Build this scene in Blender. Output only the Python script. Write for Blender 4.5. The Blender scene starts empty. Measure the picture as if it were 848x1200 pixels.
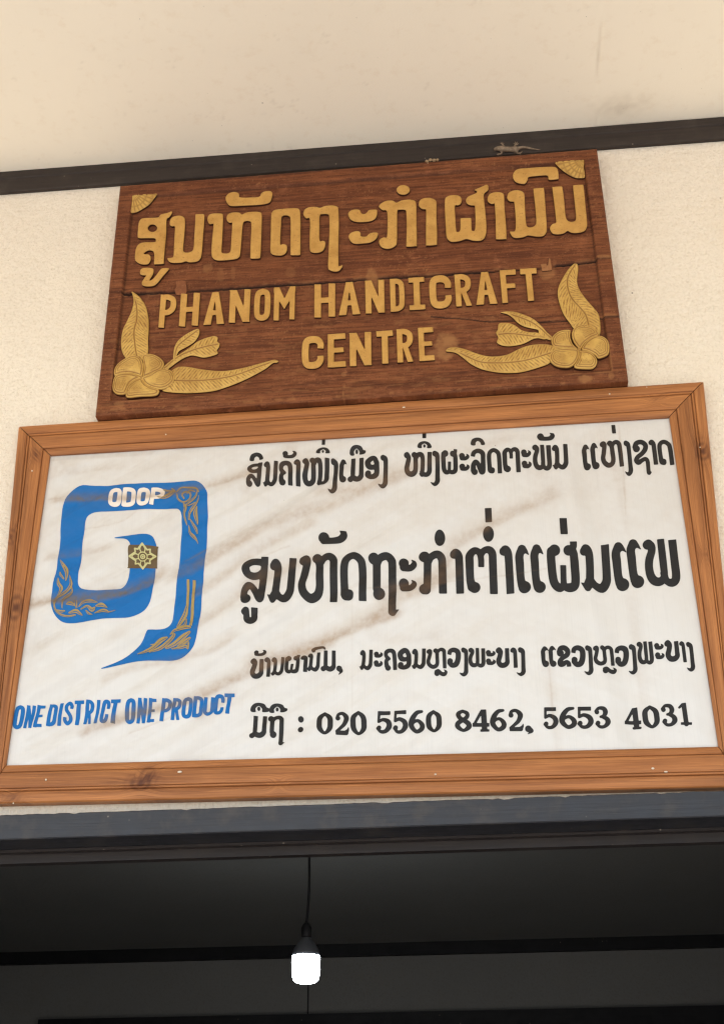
import bpy, math, random
import numpy as np
from math import radians as R

random.seed(7)
rng = np.random.default_rng(11)
SC = bpy.context.scene
COL = SC.collection

# ------------------------------------------------------------------ camera
F, PITCH, YAW, ROLL = 1500.0, 0.51951648, -0.09347639, -0.00626464
CAMZ, D = 1.6, 2.3                      # eye height, distance to the wall
PW, PH = 848.0, 1200.0
fw = np.array([math.sin(YAW)*math.cos(PITCH), math.cos(YAW)*math.cos(PITCH), math.sin(PITCH)])
_r0 = np.cross(fw, [0, 0, 1]); _r0 /= np.linalg.norm(_r0); _u0 = np.cross(_r0, fw)
ri = math.cos(ROLL)*_r0 + math.sin(ROLL)*_u0
upv = -math.sin(ROLL)*_r0 + math.cos(ROLL)*_u0
from mathutils import Matrix
cam = bpy.data.cameras.new('camera'); cam_o = bpy.data.objects.new('camera', cam); COL.objects.link(cam_o)
cam.sensor_fit = 'HORIZONTAL'; cam.sensor_width = 36.0; cam.lens = F/PW*36.0
cam.clip_start = 0.05; cam.clip_end = 3000
cam_o.matrix_world = Matrix(((ri[0], upv[0], -fw[0], 0), (ri[1], upv[1], -fw[1], 0), (ri[2], upv[2], -fw[2], CAMZ), (0, 0, 0, 1)))
SC.camera = cam_o

# ------------------------------------------------------------------ sky, sun, exposure
SUN_EL, SUN_AZ = 50.0, 200.0            # azimuth the light comes FROM, clockwise from +Y
w = bpy.data.worlds.new('World'); SC.world = w; w.use_nodes = True
nt = w.node_tree; nt.nodes.clear()
sky = nt.nodes.new('ShaderNodeTexSky'); sky.sky_type = 'NISHITA'; sky.sun_disc = False
sky.sun_elevation = R(SUN_EL); sky.sun_rotation = R(SUN_AZ); sky.dust_density = 1.5
bg = nt.nodes.new('ShaderNodeBackground'); bg.inputs[1].default_value = 0.10
wo = nt.nodes.new('ShaderNodeOutputWorld')
nt.links.new(sky.outputs[0], bg.inputs[0]); nt.links.new(bg.outputs[0], wo.inputs[0])
sl = bpy.data.lights.new('sun', 'SUN'); sl.energy = 3.5; sl.angle = R(0.5); sl.color = (1.0, 0.97, 0.93)
so = bpy.data.objects.new('sun', sl); COL.objects.link(so)
from mathutils import Vector
_d = Vector((math.sin(R(SUN_AZ))*math.cos(R(SUN_EL)), math.cos(R(SUN_AZ))*math.cos(R(SUN_EL)), math.sin(R(SUN_EL))))
so.location = _d*30; so.rotation_euler = _d.to_track_quat('Z', 'Y').to_euler()
SC.view_settings.view_transform = 'Standard'; SC.view_settings.look = 'None'
SC.view_settings.exposure = 1.6; SC.view_settings.gamma = 1.0; SC.view_settings.use_curve_mapping = False
SC.render.engine = 'CYCLES'
SC.cycles.use_denoising = True; SC.cycles.filter_width = 1.3; SC.cycles.denoising_prefilter = 'ACCURATE'
SC.cycles.max_bounces = 10; SC.cycles.diffuse_bounces = 6; SC.cycles.sample_clamp_indirect = 8.0

# ------------------------------------------------------------------ projection helpers
def unproj(p, Y):
    """photo pixels -> points on the vertical plane y = Y"""
    p = np.atleast_2d(np.asarray(p, float))
    d = ((p[:, :1]-PW/2)*ri - (p[:, 1:2]-PH/2)*upv)/F + fw
    P = d*(Y/d[:, 1:2]); P[:, 2] += CAMZ
    return P
def lean(x, y): return (x-390.0)/(y+2060.0)

# ------------------------------------------------------------------ object helpers
def tag(o, label=None, cat=None, group=None, kind=None):
    if label: o['label'] = label
    if cat: o['category'] = cat
    if group: o['group'] = group
    if kind: o['kind'] = kind
    return o
def empty(name, loc):
    o = bpy.data.objects.new(name, None); COL.objects.link(o); o.location = loc; o.empty_display_size = .1
    return o
WLOC = {}
def mesh_obj(name, verts, faces, mat, parent=None, smooth=False, origin=None):
    """verts in world coordinates"""
    v = np.asarray(verts, float)
    if origin is None:
        org = WLOC[parent.name] if parent else np.array([v[:, 0].mean(), v[:, 1].mean(), v[:, 2].min()])
    else: org = np.asarray(origin, float)
    m = bpy.data.meshes.new(name)
    m.from_pydata([tuple(q) for q in (v-org)], [], faces)
    m.materials.append(mat); m.update()
    if smooth: m.polygons.foreach_set('use_smooth', np.ones(len(m.polygons), bool))
    o = bpy.data.objects.new(name, m); COL.objects.link(o)
    if parent:
        o.parent = parent; o.location = tuple(org-WLOC[parent.name])
    else: o.location = tuple(org)
    WLOC[o.name] = org
    return o
def root(name, loc):
    o = empty(name, loc); WLOC[o.name] = np.asarray(loc, float); return o
def fattr(o, name, vals):
    a = o.data.attributes.new(name, 'FLOAT', 'POINT'); a.data.foreach_set('value', np.asarray(vals, np.float32))
def uvattr(o, uv):
    """store (along, across) per vertex as a vector attribute"""
    a = o.data.attributes.new('grain', 'FLOAT_VECTOR', 'POINT')
    a.data.foreach_set('vector', np.c_[uv, np.zeros(len(uv))].astype(np.float32).ravel())
def box(x0, x1, y0, y1, z0, z1):
    v = [(x0, y0, z0), (x1, y0, z0), (x1, y1, z0), (x0, y1, z0), (x0, y0, z1), (x1, y0, z1), (x1, y1, z1), (x0, y1, z1)]
    f = [(3, 2, 1, 0), (4, 5, 6, 7), (0, 1, 5, 4), (1, 2, 6, 5), (2, 3, 7, 6), (3, 0, 4, 7)]
    return v, f
def boxes(lst):
    V, Fc = [], []
    for b in lst:
        v, f = box(*b); n = len(V); V += v; Fc += [tuple(i+n for i in q) for q in f]
    return V, Fc
def grid_faces(nu, nv):
    i = np.arange(nu-1)[:, None]*nv + np.arange(nv-1)[None, :]
    return np.stack([i, i+nv, i+nv+1, i+1], -1).reshape(-1, 4).tolist()

# ------------------------------------------------------------------ noise (numpy value noise)
_perm = rng.random((256, 256))
def vnoise(x, y):
    x = np.asarray(x, float); y = np.asarray(y, float)
    xi = np.floor(x).astype(int); yi = np.floor(y).astype(int); fx = x-xi; fy = y-yi
    fx = fx*fx*(3-2*fx); fy = fy*fy*(3-2*fy)
    g = lambda a, b: _perm[a & 255, b & 255]
    return (g(xi, yi)*(1-fx)+g(xi+1, yi)*fx)*(1-fy) + (g(xi, yi+1)*(1-fx)+g(xi+1, yi+1)*fx)*fy
def fbm(x, y, o=4):
    s = 0; a = .5
    for k in range(o):
        s = s + a*vnoise(x*2**k+17*k, y*2**k+5*k); a *= .5
    return s/(1-.5**o)
def sstep(a, b, x):
    t = np.clip((x-a)/(b-a), 0, 1); return t*t*(3-2*t)

# ------------------------------------------------------------------ signed distances, in photo pixels
def catmull(P, n=6, closed=False):
    P = np.asarray(P, float)
    if len(P) < 3 and not closed: return P
    Q = np.vstack([P[-1], P, P[0], P[1]]) if closed else np.vstack([2*P[0]-P[1], P, 2*P[-1]-P[-2]])
    out = []
    m = len(P) if closed else len(P)-1
    for i in range(m):
        a, b, c, d = Q[i:i+4]
        for k in range(n):
            t = k/n
            out.append(.5*(2*b+(c-a)*t+(2*a-5*b+4*c-d)*t*t+(3*b-a-3*c+d)*t**3))
    if not closed: out.append(P[-1])
    return np.array(out)
def seg_dist(X, Y, A, B):
    d = B-A; L = max(d@d, 1e-9)
    t = np.clip(((X-A[0])*d[0]+(Y-A[1])*d[1])/L, 0, 1)
    return np.hypot(X-A[0]-t*d[0], Y-A[1]-t*d[1]), t
def sd_stroke(X, Y, pts, b0, b1):
    pts = np.asarray(pts, float)
    if len(pts) == 1: return np.hypot(X-pts[0, 0], Y-pts[0, 1])-pts[0, 2]
    if len(pts) > 2: pts = catmull(pts, 5)
    pts[:, 2] = np.maximum(pts[:, 2], .05)
    L = np.r_[0, np.cumsum(np.hypot(*np.diff(pts[:, :2], axis=0).T))]
    best = np.full(X.shape, 1e9); S = np.zeros(X.shape)
    for i in range(len(pts)-1):
        d, t = seg_dist(X, Y, pts[i, :2], pts[i+1, :2])
        sd = d-(pts[i, 2]*(1-t)+pts[i+1, 2]*t); s = L[i]+t*(L[i+1]-L[i])
        m = sd < best; best[m] = sd[m]; S[m] = s[m]
    if b0:
        n = pts[0, :2]-pts[1, :2]; n /= np.linalg.norm(n); h = (X-pts[0, 0])*n[0]+(Y-pts[0, 1])*n[1]
        m = S < 1.3*pts[0, 2]; best[m] = np.maximum(best[m], h[m])
    if b1:
        n = pts[-1, :2]-pts[-2, :2]; n /= np.linalg.norm(n); h = (X-pts[-1, 0])*n[0]+(Y-pts[-1, 1])*n[1]
        m = S > L[-1]-1.3*pts[-1, 2]; best[m] = np.maximum(best[m], h[m])
    return best
def sd_poly(X, Y, P):
    P = np.asarray(P, float)
    best = np.full(X.shape, 1e9); ins = np.zeros(X.shape, bool)
    for i in range(len(P)):
        A, B = P[i], P[(i+1) % len(P)]
        d, _ = seg_dist(X, Y, A, B); best = np.minimum(best, d)
        if A[1] != B[1]:
            c = ((A[1] > Y) != (B[1] > Y)) & (X < (B[0]-A[0])*(Y-A[1])/(B[1]-A[1])+A[0]); ins ^= c
    return np.where(ins, -best, best)
def sd_ell(X, Y, cx, cy, a, b, ang=0):
    c, s = math.cos(ang), math.sin(ang); u = ((X-cx)*c+(Y-cy)*s)/a; v = (-(X-cx)*s+(Y-cy)*c)/b
    k = np.hypot(u, v); g = np.hypot(u/a, v/b)
    return np.where(k < 1e-6, -min(a, b), k*(k-1)/np.maximum(g, 1e-9))

# a shape is a list of primitives in photo px: ('s', pts, b0, b1) ('p', poly) ('e', cx, cy, a, b) and ('-...') to cut
def pts_of(s):
    return [tuple(float(c) for c in t.strip('()').split(',')) for t in s.replace(')(', ') (').split()]
def parse(txt, ox=0, oy=0, sc=1.0):
    out = []
    for ln in txt.strip().split(';'):
        ln = ln.strip()
        if not ln: continue
        cut = ln[0] == '-'
        if cut: ln = ln[1:].strip()
        if ln[0] in 'PQ':
            q = np.array(pts_of(ln[1:].strip()))/sc+[ox, oy]
            if ln[0] == 'P': q = catmull(q, 4, True)
            pr = ['p', q]
        elif ln[0] == 'E':
            a = pts_of(ln[1:].strip())[0]
            pr = ['e', a[0]/sc+ox, a[1]/sc+oy, a[2]/sc, a[3]/sc]
        else:
            b0 = ln[0] == '|'; b1 = ln[-1] == '|'
            q = np.array(pts_of(ln.strip('| ')))/sc
            q[:, 0] += ox; q[:, 1] += oy
            pr = ['s', q, b0, b1]
        out.append((cut, pr))
    return out
def bbox(shape):
    lo = np.array([1e9, 1e9]); hi = -lo
    for cut, p in shape:
        if cut: continue
        if p[0] == 's':
            a = (p[1][:, :2]-p[1][:, 2:]).min(0); b = (p[1][:, :2]+p[1][:, 2:]).max(0)
            # butt ends do not reach beyond their end point
            if len(p[1]) == 2 and p[2] and p[3]:
                d = np.abs(p[1][1, :2]-p[1][0, :2])
                if d[1] > d[0]: a[1] = p[1][:, 1].min(); b[1] = p[1][:, 1].max()
                else: a[0] = p[1][:, 0].min(); b[0] = p[1][:, 0].max()
            else:
                for e, fl in ((0, p[2]), (-1, p[3])):
                    if fl:
                        P = p[1].copy(); P[e, 2] = P[e, 2]*.0
                        a2 = (P[:, :2]-P[:, 2:]); b2 = (P[:, :2]+P[:, 2:])
                        k = e if e == 0 else len(P)-1
                        a2[k, 0] -= p[1][e, 2]; b2[k, 0] += p[1][e, 2]
                        a, b = np.maximum(a, a2.min(0)) if False else a2.min(0), b2.max(0)
        elif p[0] == 'p': a, b = p[1].min(0), p[1].max(0)
        else: a, b = np.array([p[1]-p[3], p[2]-p[4]]), np.array([p[1]+p[3], p[2]+p[4]])
        lo = np.minimum(lo, a); hi = np.maximum(hi, b)
    return lo[0], hi[0], lo[1], hi[1]
def xform(shape, fn, rs):
    out = []
    for cut, p in shape:
        if p[0] == 's':
            q = p[1].copy(); q[:, :2] = fn(q[:, :2]); q[:, 2] *= rs; out.append((cut, ['s', q, p[2], p[3]]))
        elif p[0] == 'p': out.append((cut, ['p', fn(p[1])]))
        else:
            t = np.linspace(0, 2*np.pi, 24, endpoint=False)
            out.append((cut, ['p', fn(np.c_[p[1]+p[3]*np.cos(t), p[2]+p[4]*np.sin(t)])]))
    return out
def place(shape, x0, x1, y0, y1, src_lean=True, slant=0.0):
    """fit a shape into a photo-pixel box, leaning as verticals lean there"""
    if src_lean:
        a, b, c, d = bbox(shape); cx, cy = (a+b)/2, (c+d)/2; ls = lean(cx, cy)
        un = lambda q: np.c_[q[:, 0]-ls*(q[:, 1]-cy), q[:, 1]]
        shape = xform(shape, un, 1.0)
    a, b, c, d = bbox(shape)
    xc, yc = (x0+x1)/2, (y0+y1)/2; lt = lean(xc, yc)-slant
    H = y1-y0; W = x1-x0; sx, sy = W/(b-a)*.8, H/(d-c); ox = oy = 0.0
    for _ in range(6):          # fit the leaning shape exactly into its box
        fn = lambda q: np.c_[xc+ox+(q[:, 0]-(a+b)/2)*sx+lt*(q[:, 1]-(c+d)/2)*sy, yc+oy+(q[:, 1]-(c+d)/2)*sy]
        out = xform(shape, fn, math.sqrt(sx*sy))
        e, f, g, h = bbox(out)
        sx *= 1+.9*(W-(f-e))/(b-a)/sx; sy *= H/(h-g); ox += xc-(e+f)/2; oy += yc-(g+h)/2
    return out
def sdf(shape, X, Y):
    best = np.full(X.shape, 1e3)
    for cut, p in shape:
        if p[0] == 's':
            r = p[1][:, 2].max()+4; a, b = (p[1][:, :2]-r).min(0), (p[1][:, :2]+r).max(0)
        elif p[0] == 'p': a, b = p[1].min(0)-8, p[1].max(0)+8
        else: a, b = np.array([p[1]-p[3]-8, p[2]-p[4]-8]), np.array([p[1]+p[3]+8, p[2]+p[4]+8])
        i0, i1 = np.searchsorted(X[:, 0], [a[0], b[0]]); j0, j1 = np.searchsorted(Y[0], [a[1], b[1]])
        if i1 <= i0 or j1 <= j0: continue
        x, y = X[i0:i1, j0:j1], Y[i0:i1, j0:j1]
        if p[0] == 's': v = sd_stroke(x, y, p[1], p[2], p[3])
        elif p[0] == 'p': v = sd_poly(x, y, p[1])
        else: v = sd_ell(x, y, *p[1:])
        s = best[i0:i1, j0:j1]
        best[i0:i1, j0:j1] = np.maximum(s, -v) if cut else np.minimum(s, v)
    return best
def contour(shape, h):
    """clipped grid of the inside of a shape: px vertices, signed distances, faces, boundary edges"""
    a, b, c, d = bbox(shape); pad = 3*h+.5
    gx = np.arange(a-pad, b+pad, h); gy = np.arange(c-pad, d+pad, h)
    X, Y = np.meshgrid(gx, gy, indexing='ij'); S = sdf(shape, X, Y)
    S = np.where(np.abs(S) < 1e-4, 1e-4, S)
    V, SD, idx, ex, faces, bnd = [], [], {}, {}, [], []
    def gv(i, j):
        k = (i, j)
        if k not in idx: idx[k] = len(V); V.append((gx[i], gy[j])); SD.append(S[i, j])
        return idx[k]
    def ev(i, j, k, l):
        key = (i, j, k, l) if (i, j) < (k, l) else (k, l, i, j)
        if key not in ex:
            a, b = S[key[0], key[1]], S[key[2], key[3]]; t = min(max(a/(a-b), .02), .98)
            ex[key] = len(V); SD.append(0.0)
            V.append((gx[key[0]]*(1-t)+gx[key[2]]*t, gy[key[1]]*(1-t)+gy[key[3]]*t))
        return ex[key]
    ins = S < 0
    n = ins[:-1, :-1].astype(int)+ins[1:, :-1]+ins[1:, 1:]+ins[:-1, 1:]
    for i, j in zip(*np.nonzero(n)):
        cor = [(i, j), (i, j+1), (i+1, j+1), (i+1, j)]
        if n[i, j] == 4: faces.append([gv(*q) for q in cor]); continue
        poly, kinds = [], []
        for k in range(4):
            p, q = cor[k], cor[(k+1) % 4]
            if ins[p]: poly.append(gv(*p)); kinds.append(0)
            if ins[p] != ins[q]: poly.append(ev(*p, *q)); kinds.append(1 if ins[p] else 2)   # 1 = leaving, 2 = entering
        faces.append(poly)
        for k in range(len(poly)):
            if kinds[k] == 1: bnd.append((poly[k], poly[(k+1) % len(poly)]))
    return np.array(V), np.array(SD), faces, bnd
def flat_print(name, shapes, Yp, mat, parent, h=.75, surf=None, off=.0006, dirt_shade=None):
    """a thin printed film that follows the surface"""
    allV, allF, n = [], [], 0
    for sh in shapes:
        V, S, Fc, _ = contour(sh, h)
        allV.append(V); allF += [[i+n for i in f] for f in Fc]; n += len(V)
    V = np.vstack(allV); P = unproj(V, Yp)
    if surf is not None: P[:, 1] += surf(P[:, 0], P[:, 2])
    P[:, 1] -= off
    o = mesh_obj(name, P, allF, mat, parent, smooth=True)
    if dirt_shade is not None: fattr(o, 'dirt_shade', dirt_shade(V[:, 0], V[:, 1]))
    return o
def raised(name, shape, Yback, th, mat, side, parent, h=.7, bev=1.6, relief=None, skirt=0.0):
    """a solid relief piece: front at Yback-th, walls back to Yback"""
    V, S, Fc, bnd = contour(shape, h)
    d = np.clip(-S, 0, None)
    z = th*(.72+.28*(1-(1-np.clip(d/bev, 0, 1))**2))
    if relief is not None: z = z+relief(V[:, 0], V[:, 1], d)
    P = unproj(V, Yback)
    P[:, 1] = Yback-z
    ids = sorted({i for e in bnd for i in e}); mp = {i: len(P)+k for k, i in enumerate(ids)}
    B = P[ids].copy(); B[:, 1] = Yback+skirt
    faces = list(Fc); nf = len(faces)
    for a, b in bnd: faces.append([b, a, mp[a], mp[b]])
    o = mesh_obj(name, np.vstack([P, B]), faces, mat, parent)
    o.data.materials.append(side)
    mi = np.zeros(len(o.data.polygons), np.int32); mi[nf:] = 1; o.data.polygons.foreach_set('material_index', mi)
    sm = np.ones(len(mi), bool); sm[nf:] = False; o.data.polygons.foreach_set('use_smooth', sm)
    return o

# ------------------------------------------------------------------ materials
def lin(r, g, b):
    f = lambda c: (c/255/12.92 if c/255 <= .04045 else ((c/255+.055)/1.055)**2.4)
    return (f(r), f(g), f(b), 1.0)
class M:
    """small node-graph helper"""
    def __init__(s, name, rough=.7, spec=.5):
        s.m = bpy.data.materials.new(name); s.m.use_nodes = True; s.t = s.m.node_tree; s.n = s.t.nodes
        s.b = s.n['Principled BSDF']; s.b.inputs['Roughness'].default_value = rough
        s.b.inputs['Specular IOR Level'].default_value = spec
        s.co = s.n.new('ShaderNodeTexCoord').outputs['Object']
    def put(s, sock, v):
        if hasattr(v, 'is_linked') or hasattr(v, 'links'): s.t.links.new(v, sock)
        else: sock.default_value = v
    def attr(s, name, out='Fac'):
        a = s.n.new('ShaderNodeAttribute'); a.attribute_name = name; return a.outputs[out]
    def mapping(s, scale=(1, 1, 1), rot=(0, 0, 0), vec=None, loc=(0, 0, 0)):
        m = s.n.new('ShaderNodeMapping'); s.t.links.new(vec or s.co, m.inputs[0])
        m.inputs['Scale'].default_value = scale; m.inputs['Rotation'].default_value = rot; m.inputs['Location'].default_value = loc
        return m.outputs[0]
    def noise(s, scale, detail=4, rough=.55, vec=None, dist=0.0):
        n = s.n.new('ShaderNodeTexNoise'); s.t.links.new(vec or s.co, n.inputs['Vector'])
        n.inputs['Scale'].default_value = scale; n.inputs['Detail'].default_value = detail
        n.inputs['Roughness'].default_value = rough; n.inputs['Distortion'].default_value = dist
        return n.outputs['Fac']
    def voro(s, scale, vec=None, rnd=1.0):
        n = s.n.new('ShaderNodeTexVoronoi'); s.t.links.new(vec or s.co, n.inputs['Vector'])
        n.inputs['Scale'].default_value = scale; n.inputs['Randomness'].default_value = rnd
        return n.outputs['Distance'], n.outputs['Color']
    def rng(s, v, a, b, c=0.0, d=1.0):
        n = s.n.new('ShaderNodeMapRange'); s.put(n.inputs[0], v)
        for k, x in zip((1, 2, 3, 4), (a, b, c, d)): n.inputs[k].default_value = x
        return n.outputs[0]
    def math(s, op, a, b=0.0):
        n = s.n.new('ShaderNodeMath'); n.operation = op; s.put(n.inputs[0], a); s.put(n.inputs[1], b); return n.outputs[0]
    def mix(s, f, a, b, mode='MIX'):
        n = s.n.new('ShaderNodeMix'); n.data_type = 'RGBA'; n.blend_type = mode
        s.put(n.inputs['Factor'], f); s.put(n.inputs[6], a); s.put(n.inputs[7], b); return n.outputs[2]
    def col(s, c): s.put(s.b.inputs['Base Color'], c); return s
    def rough(s, v): s.put(s.b.inputs['Roughness'], v)
    def bump(s, h, strength=.3, dist=.002, prev=None):
        n = s.n.new('ShaderNodeBump'); s.put(n.inputs['Height'], h)
        n.inputs['Strength'].default_value = strength; n.inputs['Distance'].default_value = dist
        if prev is not None: s.t.links.new(prev, n.inputs['Normal'])
        s.t.links.new(n.outputs[0], s.b.inputs['Normal']); return n.outputs[0]

# --- rough painted plaster
def plaster(name, c, rough_scale=1.0, amp=.0016, specks=True):
    m = M(name, .9, .25)
    big = m.noise(2.3, 3); fine = m.noise(165*rough_scale, 5, .6, dist=.4); med = m.noise(60*rough_scale, 3, .5)
    base = m.mix(m.rng(m.noise(7, 4, .65), .5, .75, 0, .5), c, tuple(x*y for x, y in zip(c[:3], (.95, .91, .85)))+(1,))
    base = m.mix(m.rng(big, .35, .7), base, tuple(x*.94 for x in c[:3])+(1,))
    base = m.mix(m.rng(fine, .50, .30, 0, .38), base, tuple(x*y for x, y in zip(c[:3], (.72, .66, .58)))+(1,))
    if specks:
        d, cc = m.voro(26); pick = m.rng(m.math('FRACT', m.math('MULTIPLY', cc, 7.3)), .93, .96)
        sp = m.math('MULTIPLY', m.rng(d, .075, .035), pick)
        base = m.mix(m.math('MULTIPLY', sp, .75), base, lin(105, 85, 66))
    m.col(base)
    m.bump(m.math('ADD', m.math('MULTIPLY', fine, 1.0), m.math('MULTIPLY', med, 1.6)), 1.0, amp)
    return m.m
m_wall = plaster('wall_plaster', lin(244, 232, 213), .8, .0042)
# --- smooth porch ceiling board with a joint and fly specks
mm = M('ceiling_paint', .85, .25)
big = mm.noise(1.7, 3); fine = mm.noise(330, 4, .65); midn = mm.noise(38, 4, .6)
cc0 = lin(250, 239, 219)
base = mm.mix(mm.rng(big, .3, .7), cc0, tuple(x*.95 for x in cc0[:3])+(1,))
base = mm.mix(mm.rng(midn, .55, .75, 0, .2), base, lin(226, 204, 174))
for sc_, th_, pk in ((21, .05, .94), (48, .06, .95), (9.5, .022, .72), (75, .07, .96)):
    d, c_ = mm.voro(sc_); pick = mm.rng(mm.math('FRACT', mm.math('MULTIPLY', c_, 9.7)), pk, pk+.02)
    base = mm.mix(mm.math('MULTIPLY', mm.math('MULTIPLY', mm.rng(d, th_, th_*.45), pick), .7), base, lin(112, 90, 70))
base = mm.mix(mm.math('MULTIPLY', mm.attr('mark'), .8), base, lin(150, 124, 96))
mm.col(base); mm.bump(mm.math('ADD', fine, mm.math('MULTIPLY', midn, .8)), .45, .0007)
m_ceil = mm.m
# --- dark brown gloss-painted timber
def dark_paint(name, c, rough=.45, spec=.5, dust=.25):
    m = M(name, rough, spec)
    st = m.noise(1.0, 6, .6, m.mapping((6, 60, 190))); n2 = m.noise(22, 5, .6)
    base = m.mix(m.rng(st, .3, .75), tuple(x*.8 for x in c[:3])+(1,), tuple(x*1.2 for x in c[:3])+(1,))
    base = m.mix(m.rng(n2, .5, .8, 0, dust), base, lin(120, 108, 96))
    d, cc = m.voro(55); pick = m.rng(m.math('FRACT', m.math('MULTIPLY', cc, 5.7)), .93, .95)
    base = m.mix(m.math('MULTIPLY', m.math('MULTIPLY', m.rng(d, .12, .05), pick), .55), base, lin(170, 158, 142))
    m.col(base); m.rough(m.rng(n2, .3, .8, rough-.1, rough+.18))
    m.bump(m.math('ADD', st, m.math('MULTIPLY', n2, .6)), .5, .0012)
    return m.m
m_beam = dark_paint('beam_paint', lin(55, 47, 42), .6, .25, .18)
m_lintel = dark_paint('lintel_paint', lin(38, 39, 44), .38, .5, .25)
m_under = dark_paint('door_frame_paint', lin(40, 34, 33), .55, .4, .1)
m_inbeam = dark_paint('room_beam_paint', lin(22, 22, 24), .6, .3, .0)
m_room = plaster('room_paint', lin(124, 123, 120), .7, .0006, False)
m_rfloor = plaster('room_floor', lin(70, 66, 60), .5, .0006, False)
# --- ground outside
g = M('ground_concrete', .9, .2)
n1 = g.noise(.35, 5); n2 = g.noise(9, 5)
g.col(g.mix(n1, lin(172, 168, 162), lin(150, 147, 142))); g.bump(n2, .4, .01)
m_ground = g.m
# --- frame timber (grain attribute: along, across, in metres)
def timber(name, a, b, dark, seed):
    m = M(name, .5, .3)
    gv = m.attr('grain', 'Vector')
    v1 = m.mapping((3.0, 95, 1), vec=gv, loc=(seed*3.7, seed, 0)); v2 = m.mapping((9, 900, 1), vec=gv, loc=(seed, seed*2, 0))
    v3 = m.mapping((1.3, 24, 1), vec=gv, loc=(seed*2.1, seed*.7, 0))
    n1 = m.noise(1, 5, .6, v1, .35); n2 = m.noise(1, 4, .6, v2); n3 = m.noise(1, 3, .5, v3)
    base = m.mix(m.rng(n1, .3, .72), a, b)
    base = m.mix(m.rng(n3, .47, .72, 0, .5), base, dark)
    base = m.mix(m.rng(n2, .5, .72, 0, .6), base, dark)
    base = m.mix(m.rng(n2, .44, .3, 0, .5), base, lin(216, 146, 84))
    base = m.mix(m.attr('knot'), base, lin(84, 44, 26))
    base = m.mix(m.math('MULTIPLY', m.attr('groove'), .4), base, lin(84, 44, 24))
    m.col(base); m.rough(m.rng(n1, .2, .8, .34, .52))
    m.bump(m.math('ADD', n2, n1), .25, .0006)
    return m.m
m_timber = [timber('frame_timber', lin(192, 127, 74), lin(140, 85, 46), lin(92, 52, 28), k) for k in range(4)]
# --- carved board
bm_ = M('carved_board_wood', .66, .22)
v1 = bm_.mapping((7, 1, 150)); v2 = bm_.mapping((26, 1, 520)); v3 = bm_.mapping((2.2, 1, 22))
n1 = bm_.noise(1, 6, .62, v1, .5); n2 = bm_.noise(1, 4, .6, v2); n3 = bm_.noise(1, 4, .6, v3); n4 = bm_.noise(34, 5, .65); n5 = bm_.noise(260, 2, .5)
base = bm_.mix(bm_.rng(n1, .36, .64), lin(88, 48, 27), lin(138, 82, 48))
base = bm_.mix(bm_.rng(n3, .42, .68, 0, .6), base, lin(82, 41, 23))
base = bm_.mix(bm_.rng(n2, .52, .72, 0, .7), base, lin(66, 31, 20))
base = bm_.mix(bm_.math('MULTIPLY', bm_.rng(n4, .48, .7), bm_.rng(n2, .48, .6, 0, .75)), base, lin(164, 104, 68))
base = bm_.mix(bm_.rng(n5, .66, .74, 0, .5), base, lin(170, 116, 82))
base = bm_.mix(bm_.rng(n5, .40, .30, 0, .5), base, lin(66, 32, 19))
base = bm_.mix(bm_.math('MULTIPLY', bm_.attr('mark'), bm_.rng(n4, .25, .55, .22, .85)), base, lin(158, 110, 68))
base = bm_.mix(bm_.attr('crack'), base, lin(26, 15, 11))  # mask holds the cracks and the painted shadow line of the border
bm_.col(base); bm_.bump(bm_.math('ADD', n2, bm_.math('MULTIPLY', n4, .7)), .5, .0012)
m_board = bm_.m
def gold(name, c, c2, rough=.55, dirt_shade=lin(140, 88, 40)):
    m = M(name, rough, .4); n1 = m.noise(28, 5, .6); n2 = m.noise(210, 3, .6)
    base = m.mix(m.rng(n1, .35, .7), c, c2); base = m.mix(m.rng(n2, .58, .76, 0, .75), base, dirt_shade)
    m.col(base); m.rough(m.rng(n1, .3, .7, rough-.08, rough+.1)); m.bump(m.math('ADD', n2, n1), .3, .0008)
    return m
m_letter = gold('letter_gold_paint', lin(203, 155, 80), lin(182, 134, 64)).m
mg = gold('carving_gold_paint', lin(212, 172, 92), lin(186, 144, 72), .4)
m_gold = mg.m
_gb = mg.b.inputs['Base Color'].links[0].from_socket
mg.col(mg.mix(mg.math('MULTIPLY', mg.attr('vein'), .85), _gb, lin(122, 76, 30)))
mg.b.inputs['Metallic'].default_value = .15
m_side = M('letter_side_stain_shade', .8, .2); m_side.col(lin(62, 34, 21)); m_side = m_side.m  # brown unpainted sides, darkened further to paint in the shadow edges
m_patch = gold('bare_wood_patch', lin(172, 122, 76), lin(146, 96, 58), .8, lin(120, 70, 44)).m
m_plug = gold('wood_plug', lin(118, 68, 38), lin(138, 84, 50), .75, lin(160, 108, 70)).m
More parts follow.
